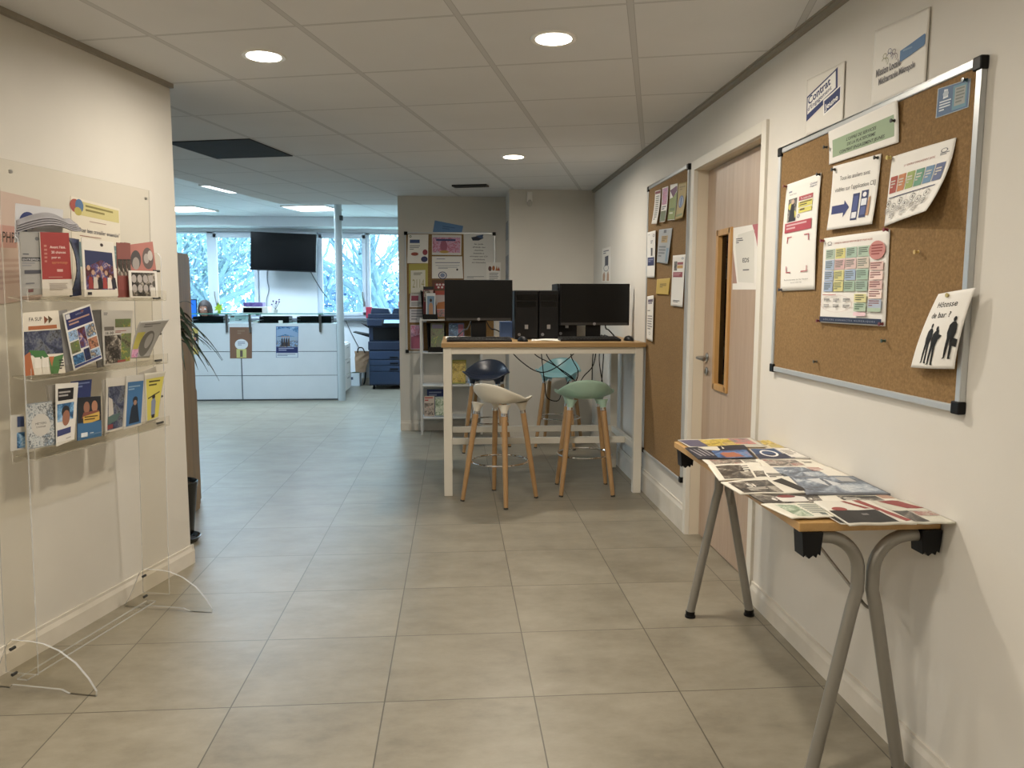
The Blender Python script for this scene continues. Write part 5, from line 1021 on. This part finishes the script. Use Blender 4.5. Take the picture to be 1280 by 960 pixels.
m = MB(); m.prism([(DX0, DYF-.06, 1.115), (DX1+.0, DYF-.06, 1.115), (DX1, DYF+.28, 1.115), (DX0, DYF+.28, 1.115)], (0, 0, .01), 0, 1); m.build('glass_shelf', [M['glass'], M['gedge']], dk)
for x_ in (284, 313, 400.5):
    x = onY(x_, 405, DYF).x; m = MB(); m.box((x-.014, DYF-.028, .885), (x+.014, DYF-.002, 1.114)); m.box((x-.014, DYF-.028, 1.096), (x+.014, DYF+.18, 1.114)); m.build('shelf_bracket', M['steel'], dk, bevel=.003)
pole = MB(); pole.tube([(-1.47, 10.1, .0), (-1.47, 10.1, 2.5)], .048, 20)
po = thing('support_pole', 'white floor to ceiling pole at the right end of the reception counter', 'pole', (-1.47, 10.1, 0)); pole.build('shaft', mat('pole_white', '#b9c3c6', .4), po)
m = MB(); m.box((-1.445, 10.05, 2.3), (-1.405, 10.1, 2.36)); m.build('clip', M['dgrey'], po, bevel=.004)
# things on the counter
ZC = 1.0
def ctr(name, label, cat, px0, px1, zt, m, y=DYF+.05, d=.22):
    a, b = onY(px0, 400, y).x, onY(px1, 400, y).x; mm = MB(); mm.box((a, y, ZC), (b, y+d, zt))
    return tag(mm.build(name, m, bevel=.004), label, cat)
TG = 'black trays under the glass shelf'
def tray(label, px0, px1):
    y = DYF+.04; a, b = onY(px0, 400, y).x, onY(px1, 400, y).x
    t = thing('document_tray', label, 'tray', ((a+b)/2, y+.12, ZC), 0, TG)
    w = (b-a)/2
    for k in range(2):
        m = MB(); z = .0+.045*k
        m.box((-w, -.11, z), (w, .11, z+.004)); m.box((-w, -.11, z), (-w+.006, .11, z+.04)); m.box((w-.006, -.11, z), (w, .11, z+.04)); m.box((-w, .1, z), (w, .11, z+.042)); m.box((-w, -.112, z), (w, -.104, z+.03)); m.build('tray_tier', M['black'], t, local=True)
tray('black document tray at the left end of the counter, below the receptionist', 241, 279)
tray('black document tray right of the middle bracket, on the counter', 324, 361)
tray('black document tray at the right end of the counter beside the pole', 371, 414)
paper('card', 'white card with small pictures standing on the counter under the glass', 'card', [V((onY(287, 395, DYF+.03).x, DYF+.05, 1.105)), V((onY(310, 395, DYF+.03).x, DYF+.05, 1.105)), V((onY(310, 395, DYF+.03).x, DYF+.02, 1.002)), V((onY(287, 395, DYF+.03).x, DYF+.02, 1.002))], [('r', .05, .1, .25, .3, '#8e4a54'), ('l', .3, .15, .9, .8, 4, '#a3a8b0'), ('r', .5, .5, .65, .65, '#6a7a94')], '#c5d4dc', thick=.003)
ctr('paper_stack', 'small pale stack of papers between the bracket and the middle tray', 'paper', 315.5, 322.5, 1.03, M['white2'])
ctr('note_pad', 'small white note pad leaning against the middle black tray', 'note pad', 348, 353, 1.035, M['white2'], DYF+.01, .02)
# posters on the counter front
def dq(*px): return [onY(x, y, DYF-.001) for x, y in px]
po1 = paper('poster', 'brown kraft poster with a white cloud and yellow label on the counter front', 'poster', dq((287, 409), (315, 409), (315, 448), (287.5, 448)), [('c', .52, .55, .29, .17, '#d6dadd'), ('c', .38, .55, .14, .12, '#d6dadd'), ('c', .68, .55, .14, .12, '#d6dadd'), ('l', .36, .46, .7, .6, 3, '#8a90a6'), ('r', .3, .7, .75, .98, '#d5cf6a'), ('r', .46, .74, .58, .95, '#6d5a52'), ('l', .35, .1, .7, .25, 2, '#9a7a5e')], '#8a6146')
paper('poster', 'blue poster with a group of people under a cloudy sky on the counter front', 'poster', dq((345, 408), (373, 408), (372.5, 447), (345, 447)), [('ph', .02, .02, .98, .35, 'blue', 8), ('p', [(.02, .1), (.5, .05), (.98, .2), (.98, .35), (.4, .25), (.02, .33)], '#8fb2da'), ('r', .02, .33, .98, .6, '#9ab3cc'), ('ph', .02, .45, .98, .66, 'city', 18)]+[('p', [(.22+.1*i, .64), (.24+.1*i, .4), (.3+.1*i, .36), (.34+.1*i, .64)], ['#2c3040', '#4a3a34', '#2a2c3c', '#5a4638'][i]) for i in range(4)]+[('c', .28+.1*i, .33, .035, .025, '#b89070') for i in range(4)]+[('r', .02, .66, .98, .84, '#25336a'), ('l', .12, .69, .88, .8, 2, '#aab4d4'), ('r', .02, .85, .98, .99, '#c9d5de'), ('l', .06, .88, .92, .96, 2, '#6a7a9a')], '#3f68a8')
paper('poster', 'black and yellow poster at the left of the counter front, partly behind the plant', 'poster', dq((241, 410), (247.5, 410), (248.5, 443), (242, 443)), [('r', .2, .2, .95, .75, '#2c2c38'), ('c', .6, .6, .28, .1, '#cfd4da'), ('c', .4, .4, .2, .08, '#c98a6a')], '#d8bd4a')
# printer etc. on the glass shelf / behind
ZG = 1.1255
pr = thing('printer', 'small white printer with a black front on the glass shelf', 'printer', (-2.56, DYF+.1, ZG))
m = MB(); m.box((-.15, -.1, 0), (.17, .12, .085)); m.build('body', M['white2'], pr, local=True, bevel=.006)
m = MB(); m.box((-.135, -.106, .012), (.1, -.098, .072)); m.build('front_cover', M['blackg'], pr, local=True, bevel=.003)
m = MB(); m.box((-2.7, DYF+.02, ZG+.087), (-2.455, DYF+.17, ZG+.14)); tag(m.build('box', mottled('purple_print', '#3f2c6e', '#7a68a8', 12, .5), bevel=.003), 'purple printed box lying on the small white printer', 'box')
fl = thing('flower_pot', 'tiny white pot of dark flowers beside the printer on the glass shelf', 'plant', (-2.31, DYF+.08, ZG))
m = MB(); m.lathe([(.02, 0), (.03, .05), (.026, .05), (0, .045)], seg=16); m.build('pot', M['white2'], fl, local=True)
m = MB(); rnd = random.Random(3)
for i in range(7): a = rnd.uniform(0, 6.28); h = rnd.uniform(.06, .14); m.tube([(0, 0, .045), (.03*math.cos(a), .03*math.sin(a), .045+h*.6), (.05*math.cos(a), .05*math.sin(a), .045+h)], .002, 5)
m.build('stems', M['leafd'], fl, local=True); m = MB(); rnd = random.Random(3)
for i in range(7): a = rnd.uniform(0, 6.28); h = rnd.uniform(.06, .14); m.ball((.05*math.cos(a), .05*math.sin(a), .05+h), .012, .012, .01, 8, 5)
m.build('petals', mat('petal_violet', '#5a4a78', .6), fl, local=True)
lm = thing('paper_flower', 'bright lime paper flower on the glass shelf beside the receptionist', 'decoration', (onY(274, 388, DYF+.1).x, DYF+.1, ZG))
m = MB(); m.lathe([(.018, 0), (.022, .03), (0, .03)], seg=14); m.build('base', mat('lime_base', '#8fae2a', .6), lm, local=True)
m = MB()
for i in range(9):
    a = 2*PI*i/9+.2; L_ = .05+.012*(i % 3); t_ = V((math.cos(a)*L_, -.01, .07+math.sin(a)*L_)); s_ = V((-math.sin(a), 0, math.cos(a)))*.014; c0 = V((0, 0, .07))
    m.add([c0, (c0+t_)/2+s_+V((0, -.006, .0)), t_, (c0+t_)/2-s_], [(0, 1, 2, 3)], 0)
m.tube([(0, 0, .02), (0, 0, .07)], .004, 6); m.build('petals', mat('lime_paper', '#b5d42c', .6), lm, local=True)
# receptionist's monitor
rm = thing('monitor', 'monitor with a blue lit screen at the left behind the counter', 'monitor', (onY(226, 385, 10.55).x, 10.55, .745), .35)
m = MB(); m.box((-.2, -.012, .3), (.2, .012, .56)); m.build('casing', M['black'], rm, local=True, bevel=.004)
m = MB(); m.box((-.188, -.0145, .312), (.188, -.0125, .548)); m.build('screen', mat('blue_screen', '#1d5fc0', .3, 0, .5, .5), rm, local=True)
m = MB(); m.box((-.03, .0, .01), (.03, .03, .36)); m.box((-.11, -.06, 0), (.11, .09, .012)); m.build('stand_base', M['black'], rm, local=True, bevel=.004)

# receptionist
def person():
    hx, hy = onY(256, 383, 10.95).x, 10.95; base = V((hx, hy, 0))
    t = thing('person', 'seated person with dark brown hair behind the reception counter, only the head showing', 'person', base)
    me = bpy.data.meshes.new('body')
    J = {'pelvis': (0, .12, .54), 'waist': (0, .1, .68), 'chest': (0, .06, .86), 'neck0': (0, .03, .985), 'neck1': (0, .01, 1.06)}
    R_ = {'pelvis': .15, 'waist': .12, 'chest': .14, 'neck0': .06, 'neck1': .052}
    E_ = [('pelvis', 'waist'), ('waist', 'chest'), ('chest', 'neck0'), ('neck0', 'neck1')]
    for s, n in ((-1, 'l'), (1, 'r')):
        J.update({n+'sh': (s*.17, .05, .93), n+'el': (s*.22, -.1, .74), n+'wr': (s*.12, -.3, .79), n+'pl': (s*.1, -.37, .785), n+'hip': (s*.09, .1, .5), n+'kn': (s*.12, -.32, .5), n+'an': (s*.12, -.3, .1), n+'to': (s*.13, -.44, .045)})
        R_.update({n+'sh': .062, n+'el': .044, n+'wr': .028, n+'pl': .034, n+'hip': .095, n+'kn': .06, n+'an': .042, n+'to': .038})
        E_ += [('chest', n+'sh'), (n+'sh', n+'el'), (n+'el', n+'wr'), (n+'wr', n+'pl'), ('pelvis', n+'hip'), (n+'hip', n+'kn'), (n+'kn', n+'an'), (n+'an', n+'to')]
        for k in range(5):
            a = -.03+.0165*k if k < 4 else -.045; L_ = (.06, .07, .066, .052, .03)[k]
            b = V(J[n+'pl']); r = n+'f%d' % k
            p1 = b+V((s*(-a)*1.0, -.035 if k < 4 else -.005, 0)); p2 = p1+V((s*(-a)*.2, -L_*.55, -.006)); p3 = p2+V((0, -L_*.45, -.014))
            J.update({r+'a': tuple(p1), r+'b': tuple(p2), r+'c': tuple(p3)}); R_.update({r+'a': .0095, r+'b': .0085, r+'c': .007})
            E_ += [(n+'pl', r+'a'), (r+'a', r+'b'), (r+'b', r+'c')]
    keys = list(J); me.from_pydata([J[k] for k in keys], [(keys.index(a), keys.index(b)) for a, b in E_], [])
    ob = bpy.data.objects.new('body_build', me); C.objects.link(ob)
    md = ob.modifiers.new('Skin', 'SKIN'); sb = ob.modifiers.new('Sub', 'SUBSURF'); sb.levels = sb.render_levels = 2
    sv = me.skin_vertices[0].data
    for i, k in enumerate(keys): sv[i].radius = (R_[k], R_[k]*(.78 if k in ('pelvis', 'waist', 'chest') else 1)); sv[i].use_root = (k == 'pelvis')
    bpy.context.view_layer.update(); ev = ob.evaluated_get(bpy.context.evaluated_depsgraph_get()); em = ev.to_mesh()
    mb = MB(); mb.add([v.co for v in em.vertices], [tuple(p.vertices) for p in em.polygons], 0, True)
    ev.to_mesh_clear(); bpy.data.objects.remove(ob)
    for i, f in enumerate(mb.f):   # skin on hands and neck, cloth elsewhere
        c_ = sum((mb.v[k] for k in f), V())/len(f)
        mb.m[i] = 0 if (c_.z > 1.0 or (c_.y < -.27 and c_.z > .72)) else (1 if c_.z > .56 else 2)
    hc = V((0, 0, 1.165))
    def hf(q):
        q = V(q); 
        if q.z < 0: w = 1+.28*q.z; q.x *= w; q.y *= (1+.1*q.z)
        if q.y < -.3:
            nz = math.exp(-((q.x/.16)**2+((q.z+.22)/.2)**2)); q.y -= .2*nz
            for sx in (-.38, .38): q.y += .08*math.exp(-(((q.x-sx)/.18)**2+((q.z-.02)/.12)**2))
            q.y -= .05*math.exp(-((q.x/.25)**2+((q.z+.55)/.07)**2)); q.y -= .06*math.exp(-((q.x/.3)**2+((q.z+.92)/.15)**2))
        return q
    mb.ball(hc, .076, .098, .118, 28, 20, 0, fn=hf)
    for sx in (-1, 1):
        mb.ball(hc+V((sx*.076, .012, -.012)), .012, .022, .032, 10, 7, 0)
    o = mb.build('body', [mat('skin', '#9a6c56', .55), mat('grey_jumper', '#4a4d58', .85), mat('dark_trousers', '#23252c', .85)], t, local=True, angle=80)
    for sx in (-1, 1):
        m = MB(); m.ball(hc+V((sx*.03, -.083, .004)), .0125, .01, .0095, 12, 8, 0); m.ball(hc+V((sx*.03, -.0915, .004)), .005, .003, .005, 10, 6, 1); m.build('eye', [mat('eye_white', '#e4e0da', .2), mat('iris', '#2a1c14', .2)], t, local=True)
    m = MB(); m.ball(hc+V((0, -.094, -.062)), .024, .008, .007, 12, 6); m.build('lips', mat('lips', '#8e4f48', .5), t, local=True)
    def hair(q):
        q = V(q)
        if q.y < 0 and abs(q.x) < .55 and q.z < .3 and q.y < -.3: q.y *= .55
        elif q.z < 0: q.x *= 1.06
        return q
    m = MB(); m.ball(hc+V((0, .008, .006)), .094, .112, .128, 40, 26, fn=hair)
    m.tube(spl([(.0, .09, 1.18), (0, .115, 1.08), (0, .105, .97)]), [.07+.0*k for k in range(21)], 14)
    m.build('hair', mottled('dark_hair', '#1c1412', '#33231c', 30, .6, stretch=(6, 6, 1)), t, local=True)
    return hx, hy
hx, hy = person()
ch = thing('office_chair', 'dark office chair under the seated person behind the counter', 'chair', (hx, hy+.12, 0))
m = MB(); m.box((-.22, -.24, .37), (.22, .2, .415)); m.build('seat', M['dgrey'], ch, local=True, bevel=.02, seg=3)
m = MB(); m.box((-.2, .2, .48), (.2, .24, .88)); m.box((-.03, .18, .36), (.03, .22, .6)); m.build('backrest', M['dgrey'], ch, local=True, bevel=.015, seg=3)
m = MB(); m.tube([(0, 0, .06), (0, 0, .38)], .028, 14); m.build('column', M['steel'], ch, local=True)
for k in range(5): a = 2*PI*k/5; m = MB(); m.tube([(0, 0, .09), (.26*math.cos(a), .26*math.sin(a), .055)], [.024, .016], 10); m.ball((.26*math.cos(a), .26*math.sin(a), .027), .026, .026, .026, 12, 8); m.build('base_arm', M['black'], ch, local=True)

# television
tv = thing('television', 'large black flat television tilted on the wall between the windows', 'television', (-2.45, 11.6, 1.7))
tvc = onY(354, 315, 11.6); tw, thh = .475, .275
tvr = Matrix.Rotation(math.radians(2.2), 3, 'Y') @ Matrix.Rotation(math.radians(-3), 3, 'Z')
def tvbox(a, b, name, m, bevel=0.):
    mm = MB(); mm.box(a, b); mm.v = [tvc+tvr @ v for v in mm.v]; return mm.build(name, m, tv, bevel=bevel)
tvbox((-tw, 0, -thh), (tw, .05, thh), 'casing', M['black'], .006); tvbox((-tw+.012, -.003, -thh+.018), (tw-.012, 0, thh-.012), 'screen', M['blackg'])
m = MB(); m.box((tvc.x-.12, 11.64, tvc.z-.12), (tvc.x+.12, WY-.001, tvc.z+.12)); m.build('wall_bracket', M['dgrey'], tv)
for px, l_ in (([(334, 338), (334, 350), (336, 362), (333, 376), (335, 392)], 'thin cable hanging from the left underside of the television'), ([(388, 339), (394, 350), (402, 363), (409, 372)], 'dark cable slanting from the right underside of the television')):
    m = MB(); m.tube(spl([onY(x, y, WY-.012) for x, y in px]), .006, 6); tag(m.build('cable', M['dgrey'] if px[0][0] > 350 else mat('grey_cord', '#7f8a96', .5)), l_, 'cable')

# copier
cx0, cx1, cy0, cy1 = -1.245, -.62, 11.28, 11.86
cp_ = thing('photocopier', 'tall dark blue office photocopier by the right hand window', 'photocopier', ((cx0+cx1)/2, (cy0+cy1)/2, 0))
m = MB(); m.box((cx0, cy0+.02, .06), (cx1, cy1, .57)); cab = m.build('cabinet', M['navy'], cp_, bevel=.006)
for k, (z0, z1) in enumerate(((.08, .26), (.27, .345), (.355, .43), (.44, .555))):
    m = MB(); m.box((cx0+.012, cy0, z0), (cx1-.012, cy0+.022, z1)); dr = m.build('paper_drawer', M['navy2'], cp_, bevel=.004)
    if k: m = MB(); m.box((cx0+.3, cy0-.008, z0+.02), (cx0+.42, cy0, z0+.04)); m.build('handle', M['black'], dr, bevel=.003)
m = MB(); m.box((cx0-.01, cy0+.01, .575), (cx1, cy1, .7)); m.box((cx0, cy0+.06, .7), (cx1, cy1, .92)); m.build('body', M['navy'], cp_, bevel=.008)
m = MB(); m.box((cx0+.06, cy0+.045, .72), (cx1-.05, cy0+.062, .9)); m.build('output_slot', M['black'], cp_)
m = MB(); m.box((cx0-.02, cy0, .92), (cx1, cy1, 1.03)); m.build('scanner', M['navy'], cp_, bevel=.01)
m = MB(); m.prism([(cx0+.2, cy0-.08, .965), (cx1-.05, cy0-.08, .965), (cx1-.05, cy0+.04, 1.03), (cx0+.2, cy0+.04, 1.03)], (0, .0, -.03)); cpn = m.build('control_panel', M['black'], cp_, bevel=.004)
m = MB(); m.prism([(cx0+.23, cy0-.0795, .9665), (cx1-.08, cy0-.0795, .9665), (cx1-.08, cy0+.02, 1.0205), (cx0+.23, cy0+.02, 1.0205)], (0, -.002, .003)); m.build('touch_screen', mat('panel_screen', '#8fb4d8', .3, 0, .5, .35), cpn)
m = MB(); m.box((cx0-.01, cy0+.05, 1.03), (cx1, cy1, 1.1)); m.prism([(cx0+.02, cy0+.12, 1.1), (cx0+.3, cy0+.12, 1.1), (cx0+.28, cy0+.12, 1.17), (cx0+.04, cy0+.12, 1.185)], (0, .35, 0)); m.prism([(cx0+.33, cy0+.12, 1.1), (cx1, cy0+.12, 1.1), (cx1, cy0+.12, 1.19), (cx0+.36, cy0+.12, 1.175)], (0, .35, 0)); m.build('document_feeder', M['navy'], cp_, bevel=.008)
for z, L_ in ((.8, .24), (.93, .12)):
    m = MB(); m.prism([(cx0, cy0+.15, z-.05), (cx0, cy0+.15, z-.01), (cx0-L_, cy0+.15, z+.035), (cx0-L_, cy0+.15, z+.025)], (0, .3, 0)); m.build('side_tray', M['black'], cp_, bevel=.003)
for x in (cx0+.06, cx1-.06):
    for y in (cy0+.08, cy1-.06): m = MB(); m.tube([(x-.015, y, .03), (x+.015, y, .03)], .03, 14); m.build('caster', M['black'], cp_)
m = MB(); m.box((-.82, 11.4, 1.192), (-.66, 11.58, 1.27)); tag(m.build('box', mat('red_card', '#b02a38', .5), bevel=.004), 'red box lying on top of the photocopier at its right', 'box')
m = MB(); m.box((-1.345, 11.9, 1.021), (-1.25, 11.98, 1.19)); tag(m.build('folder_box', mat('crimson_card', '#a5203c', .5), bevel=.006), 'crimson upright file on the window sill behind the photocopier', 'file')
# pedestal, box, bag
pd = thing('drawer_pedestal', 'narrow white drawer pedestal behind the pole at the end of the counter', 'cabinet', (-1.72, 11.0, 0))
m = MB(); m.box((-1.93, 10.72, .03), (-1.525, 11.3, .7)); m.build('carcass', M['white'], pd, bevel=.004)
for k in range(3):
    m = MB(); m.box((-1.526, 10.74, .05+.215*k), (-1.508, 11.28, .255+.215*k)); d_ = m.build('drawer', M['white2'], pd, bevel=.003); m = MB(); m.box((-1.509, 10.92, .2+.215*k), (-1.498, 11.1, .215+.215*k)); m.build('handle', M['steel'], d_, bevel=.002)
bx = thing('cardboard_box', 'white open carton on the floor below the window', 'box', (-1.535, 11.83, 0))
m = MB(); w, d, h = .1, .1, .2
for a, b in (((-w, -d, 0), (w, -d+.006, h)), ((-w, d-.006, 0), (w, d, h)), ((-w, -d, 0), (-w+.006, d, h)), ((w-.006, -d, 0), (w, d, h)), ((-w, -d, 0), (w, d, .006))): m.box(a, b)
m.build('carton', mat('white_card', '#c3cdd2', .6), bx, local=True); m = MB(); m.box((-.04, -d-.002, .1), (.0, -d, .14)); m.build('printed_mark', mat('mark_blue', '#3c4a5c', .5), bx, local=True)
m = MB(); rnd = random.Random(2)
for i in range(9): m.ball((rnd.uniform(-.06, .06), rnd.uniform(-.06, .06), .17), .04, .04, .04, 8, 5)
m.build('packing', mottled('green_packing', '#2c3a2e', '#45543c', 20, .8), bx, local=True)['label'] = 'dark green contents'
bg = thing('paper_bag', 'crumpled brown paper bag with black handles leaning beside the white carton', 'bag', (-1.4, 11.9, 0))
m = MB(); rnd = random.Random(9); lv = []
for k in range(7):
    f = k/6; w = .07+.045*f; dd = .05-.02*f; sh = .035*f
    lv.append([V((sx*w+sh+rnd.uniform(-.006, .006), sy*dd+rnd.uniform(-.006, .006), .2+.32*f)) for sx, sy in ((-1, -1), (-.3, -1.15), (.4, -1.05), (1, -1), (1, 1), (.3, 1.1), (-.4, 1.1), (-1, 1))])
vs = [v for L_ in lv for v in L_]; m.add(vs, [(i*8+k, i*8+(k+1) % 8, (i+1)*8+(k+1) % 8, (i+1)*8+k) for i in range(6) for k in range(8)]+[tuple(range(8))])
m.v = [V((v.x-.04, v.y, v.z)) for v in m.v]; m.build('bag', M['kraft'], bg, local=True, solid=.003)
m = MB(); m.tube(spl([(-.08, -.04, .5), (-.06, -.05, .57), (0, -.05, .57), (.03, -.04, .5)]), .009, 7); m.tube(spl([(.03, .03, .2), (.02, .02, .08), (.0, .0, .005)]), .012, 8); m.build('handle', M['black'], bg, local=True)
m = MB(); m.tube(spl([(-1.66, 11.96, .985), (-1.58, 11.95, .8), (-1.47, 11.93, .58)]), .006, 6); tag(m.build('cable', M['dgrey']), 'dark cord slanting down the wall to the brown paper bag', 'cable')

# ------------------------------------------------------------------ outside
M['hazed_bark'] = mottled('hazed_bark', '#546c7e', '#718a98', 6, .9);  # outdoor haze and glare put into these pale bluish bark and leaf colours
def hazed_leafm(a, b): return mottled('foliage_'+a.strip('#'), a, b, 1.2, .8)
mb = MB(); mb.box((-60, 12.6, -2.2), (50, 90, -2.0)); S_('ground', mb, mottled('grass', '#9fb3a8', '#b9c9bd', 1, .95))
def tree(label, x, y, h, seed, fol, dens=1., lean=0.):
    rnd = random.Random(seed); t = thing('tree', label, 'tree', (x, y, -2.0), 0, 'trees beyond the windows'); m = MB(); tips = []
    def br(p, d, L_, r, lv):
        pts = [p]; rs = [r]; q = p
        for k in range(4):
            d = (d+V((rnd.uniform(-.22, .22), rnd.uniform(-.22, .22), rnd.uniform(-.05, .16)))).normalized(); q = q+d*(L_/4); pts.append(q); rs.append(r*(1-.12*(k+1)))
            if lv >= 2: tips.append(q)
        m.tube(pts, rs, 7 if lv < 2 else 4, caps=False)
        if lv < 5:
            for k in range((6, 4, 3, 2, 2)[lv]):
                b = pts[rnd.randint(1 if lv == 0 else 1, 4)]; nd = (d*.5+V((rnd.uniform(-1, 1), rnd.uniform(-1, 1), rnd.uniform(-.1, .8)))).normalized()
                br(b, nd, L_*rnd.uniform(.5, .72), r*.52, lv+1)
    br(V((0, 0, 0)), V((lean, 0, 1)).normalized(), h*.55, h*.019, 0)
    m.build('trunk', M['hazed_bark'], t, local=True)
    m = MB(); n = int(1500*dens)
    if n:
        for i in range(n):
            c = rnd.choice(tips)+V((rnd.gauss(0, .2), rnd.gauss(0, .2), rnd.gauss(0, .2))); a = V((rnd.uniform(-1, 1), rnd.uniform(-1, 1), rnd.uniform(-1, 1))).normalized()
            b = a.orthogonal().normalized(); s_ = rnd.uniform(.025, .05)
            m.add([c-a*s_, c+b*s_*.6, c+a*s_, c-b*s_*.6], [(0, 1, 2, 3)])
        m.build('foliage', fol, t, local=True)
f1, f2, f3 = hazed_leafm('#6a907c', '#9cbba0'), hazed_leafm('#6b8fa0', '#98b6c0'), hazed_leafm('#6a8ca4', '#96b2c4')
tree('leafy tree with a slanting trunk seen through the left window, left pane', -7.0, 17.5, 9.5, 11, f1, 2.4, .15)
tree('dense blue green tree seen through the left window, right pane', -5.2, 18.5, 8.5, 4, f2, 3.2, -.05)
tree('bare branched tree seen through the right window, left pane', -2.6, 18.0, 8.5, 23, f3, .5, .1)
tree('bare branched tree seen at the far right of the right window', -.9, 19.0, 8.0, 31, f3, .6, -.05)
def bush(label, x, y, w, h, seed, fol):
    rnd = random.Random(seed); m = MB()
    for i in range(5000):
        a = rnd.uniform(0, 2*PI); u = rnd.random()**.4; zc = rnd.random()
        rr = math.sqrt(max(0, 1-(zc*.95)**2)); c = V((x+math.cos(a)*w*u*rr, y+math.sin(a)*w*.6*u*rr, -2+h*zc+rnd.gauss(0, .15)))
        p = V((rnd.uniform(-1, 1), rnd.uniform(-1, 1), rnd.uniform(-1, 1))).normalized(); b = p.orthogonal().normalized(); s_ = rnd.uniform(.06, .16)
        m.add([c-p*s_, c+b*s_*.7, c+p*s_, c-b*s_*.7], [(0, 1, 2, 3)])
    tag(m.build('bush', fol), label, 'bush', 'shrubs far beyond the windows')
f4 = hazed_leafm('#6688ac', '#86a8c8'); f5 = hazed_leafm('#7a9c9e', '#a2c0b8')  # blue distance haze put into the shrub leaf colours
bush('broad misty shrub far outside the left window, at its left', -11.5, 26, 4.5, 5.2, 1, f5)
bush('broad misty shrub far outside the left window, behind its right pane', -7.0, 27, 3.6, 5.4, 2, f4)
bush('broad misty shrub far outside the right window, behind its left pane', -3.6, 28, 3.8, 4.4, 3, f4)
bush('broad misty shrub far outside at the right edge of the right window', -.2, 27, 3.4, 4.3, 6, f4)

# ------------------------------------------------------------------ sky, camera
w = bpy.data.worlds.new('sky'); bpy.context.scene.world = w; w.use_nodes = True
nt = w.node_tree; bgn = nt.nodes['Background']
tc = nt.nodes.new('ShaderNodeTexCoord'); sp = nt.nodes.new('ShaderNodeSeparateXYZ'); rp_ = nt.nodes.new('ShaderNodeValToRGB')
nt.links.new(tc.outputs['Generated'], sp.inputs[0]); nt.links.new(sp.outputs[2], rp_.inputs[0]); nt.links.new(rp_.outputs[0], bgn.inputs[0])
rp_.color_ramp.elements[0].position = 0; rp_.color_ramp.elements[0].color = (.66, .87, .98, 1)
rp_.color_ramp.elements[1].position = .5; rp_.color_ramp.elements[1].color = (.7, .9, 1, 1)
bgn.inputs[1].default_value = 7.5
cam = bpy.data.cameras.new('camera'); co = bpy.data.objects.new('camera', cam); C.objects.link(co)
cam.sensor_fit = 'HORIZONTAL'; cam.sensor_width = 36; cam.lens = F/1280*36; cam.clip_start = .02; cam.clip_end = 300
co.location = O
R = Matrix.Rotation(-PSI, 4, 'Z') @ Matrix.Rotation(PI/2-TH, 4, 'X') @ Matrix.Rotation(RO, 4, 'Z')
co.rotation_euler = R.to_euler()
sc = bpy.context.scene; sc.camera = co
sc.view_settings.view_transform = 'Standard'; sc.view_settings.look = 'None'; sc.view_settings.exposure = 0.3; sc.view_settings.gamma = 1.07
sc.cycles.max_bounces = 10; sc.cycles.diffuse_bounces = 5; sc.cycles.transparent_max_bounces = 16
